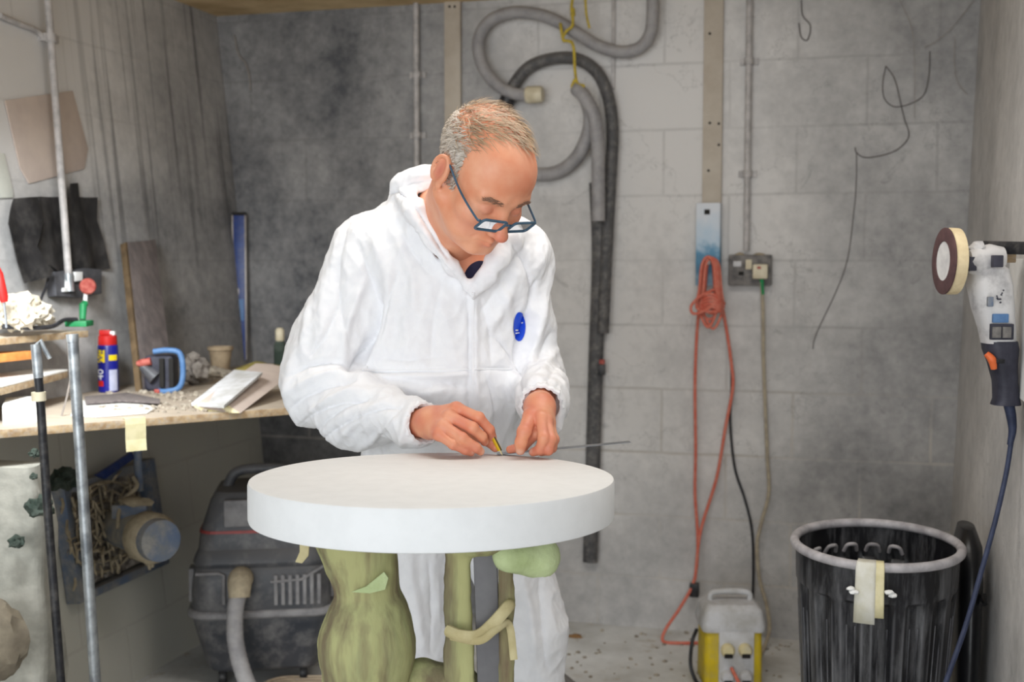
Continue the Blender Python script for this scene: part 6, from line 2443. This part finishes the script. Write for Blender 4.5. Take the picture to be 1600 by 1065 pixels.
# scalp cap: thin shell where hair is dense
sel = (hv_[HQ].min(1) > .2) & (HL[HQ].mean(1)[:, 2] < .06)
cq = HQ[sel]
u_, inv_ = np.unique(cq, return_inverse=True)
cv = HV[u_] + hn[u_] * (.0022 + .002 * np.clip(vnoise(HL[u_], 60), -1, 1))[:, None]
npobj('hair_cap', cv, inv_.reshape(cq.shape), M['whitehair'], MAN, label='cropped white hair at the sides')
pick = rng.choice(cand, 6400)
gv_, gf_, tv_, tf_ = [], [], [], []
for i in pick:
    p = HV[i] + hn[i] * .001
    q = HL[i]
    n = hn[i]
    top = q[2] > .08 + .012 * rng.normal()
    if top and rng.random() < .64: continue
    # flow: on top brushed forward and to one side; sides brushed back and down
    if top:
        fl_ = HR @ np.array((.75, -.55 - .2 * rng.random(), -.1))
    else:
        fl_ = HR @ np.array((0, .65, -.75))
    fl_ = fl_ + rng.normal(0, .28, 3)
    fl_ = fl_ - n * (fl_ @ n)
    fl_ /= max(np.linalg.norm(fl_), 1e-6)
    ln = rng.uniform(.014, .03) * (1.5 if top else .75)
    side = np.cross(n, fl_)
    w = rng.uniform(.0005, .0009)
    lift = rng.uniform(.15, .4)
    pts = [p, p + fl_ * ln * .5 + n * ln * lift * .5, p + fl_ * ln + n * ln * lift * .35]
    sv, sf = (tv_, tf_) if top else (gv_, gf_)
    b0 = len(sv)
    for kk, (pt, ww) in enumerate(zip(pts, (w, w * .9, w * .2))):
        sv += [pt - side * ww, pt + side * ww]
    sf += [[b0, b0 + 1, b0 + 3, b0 + 2], [b0 + 2, b0 + 3, b0 + 5, b0 + 4]]
npobj('hair', np.array(gv_), np.array(gf_), M['hair'], MAN, label='short grey hair at sides and back')
npobj('thin_hair', np.array(tv_), np.array(tf_), M['sandy'], MAN, label='thin sandy hair on top')
# eyebrows
for s in (-1, 1):
    sv, sf = [], []
    for k in range(85):
        x = s * rng.uniform(.014, .05)
        z = .024 + .004 * math.sin((abs(x) - .014) / .036 * 3) + rng.uniform(-.004, .004)
        o_ = Vector(hd((x, -.16, z)))
        d_ = Vector(HR @ np.array((0, 1, 0)))
        loc, nrm, _, _ = hb.ray_cast(o_, d_)
        if loc is None: continue
        n = np.array(nrm); p = np.array(loc)
        if n @ np.array(d_) > 0: n = -n
        fl_ = HR @ np.array((s * .9, -.2, -.1 + rng.uniform(-.3, .5)))
        fl_ = fl_ - n * (fl_ @ n); fl_ /= np.linalg.norm(fl_)
        side = np.cross(n, fl_)
        ln = rng.uniform(.006, .012)
        b0 = len(sv)
        for pt, ww in ((p, .0006), (p + fl_ * ln * .5 + n * .002, .0005), (p + fl_ * ln + n * .002, .0001)):
            sv += [pt - side * ww, pt + side * ww]
        sf += [[b0, b0 + 1, b0 + 3, b0 + 2], [b0 + 2, b0 + 3, b0 + 5, b0 + 4]]
    npobj('eyebrow', np.array(sv), np.array(sf), M['brow'], MAN, label='greying eyebrow')

# ---- spectacles, low on the nose
def hdw(q): return toroom(hd(q))


GY, GZ = -.119, -.009
fr_pts = []
mbf = MB()
lens_v = []
for s in (-1, 1):
    cx = s * .034
    loop = []
    for k in range(4):
        sx, sz = ((1, 1), (-1, 1), (-1, -1), (1, -1))[k]
        for j in range(5):
            a = R(90 * k + 90 * j / 4)
            x = cx + sx * .019 + .0065 * math.cos(a)
            z = GZ + sz * .0095 + .0065 * math.sin(a)
            y = GY + .22 * abs(x) ** 1.0 * .45 + (GZ - z) * .35
            loop.append(hdw((x, y, z)))
    mbf.add(*tube(loop, .0026, 8, closed=True))
    lens_v.append(loop)
mbf.add(*tube([hdw((-.0085, GY + .002, GZ + .004)), hdw((0, GY - .002, GZ + .007)), hdw((.0085, GY + .002, GZ + .004))], .0022, 8))
glo = mbf.build('eyeglasses', M['frameblue'], MAN, smooth=True, label='blue-framed spectacles worn low on the nose')
for lp in lens_v:
    obj('lens', lp, [list(range(len(lp)))], M['lens'], glo)
for s in (-1, 1):
    x0 = s * .0605
    v, f = tube(catmull([hdw((x0, GY + .22 * .0605 * .45, GZ + .008)), hdw((s * .068, GY + .012, GZ + .009)), hdw((s * .0745, -.05, .006)), hdw((s * .0815, .0, .022)), hdw((s * .083, .022, .026)), hdw((s * .082, .04, .008))], 6), .0024, 8, flat=(Vector(toroom(HR @ np.array((1, 0, 0)))), .6))
    obj('temple_arm', v, f, M['frameblue'], glo, smooth=True)

# ---- pencil and steel rule
tip = T(785, 712) + np.array((0, 0, .0012))
up = L(763, 668, 2.18)
dirp = (up - tip) / np.linalg.norm(up - tip)
t = thing('pencil', 'short yellow and black pencil held in the right hand, tip on the disc', 'pencil', toroom(tip))
v, f = tube([toroom(tip + dirp * .010), toroom(tip + dirp * .075)], .0042, 6)
obj('shaft', v, f, M['pencilyellow'], t)
v, f = tube([toroom(tip + dirp * .0102 + np.array((.0028, -.0028, .0))), toroom(tip + dirp * .074 + np.array((.0028, -.0028, 0)))], .0013, 6)
obj('stripe', v, f, M['pencilblack'], t)
v, f = tube([toroom(tip), toroom(tip + dirp * .004), toroom(tip + dirp * .011)], [.0004, .0014, .0034], 8)
obj('point', v, f, M['tape'], t, smooth=True)
ra = T(778, 711.5) + np.array((0, 0, .0012)); rb = L(986, 691.5, 2.2)
dr = (rb - ra); pr = np.array((-dr[1], dr[0], 0)); pr /= np.linalg.norm(pr)
pr = pr * .02
v, f = prism([toroom(p) for p in (ra, rb, rb + pr, ra + pr)], (0, 0, .0009))
tag(obj('steel_rule', v, f, M['steel']), 'thin steel rule under the left hand, sticking out past the disc', 'rule')
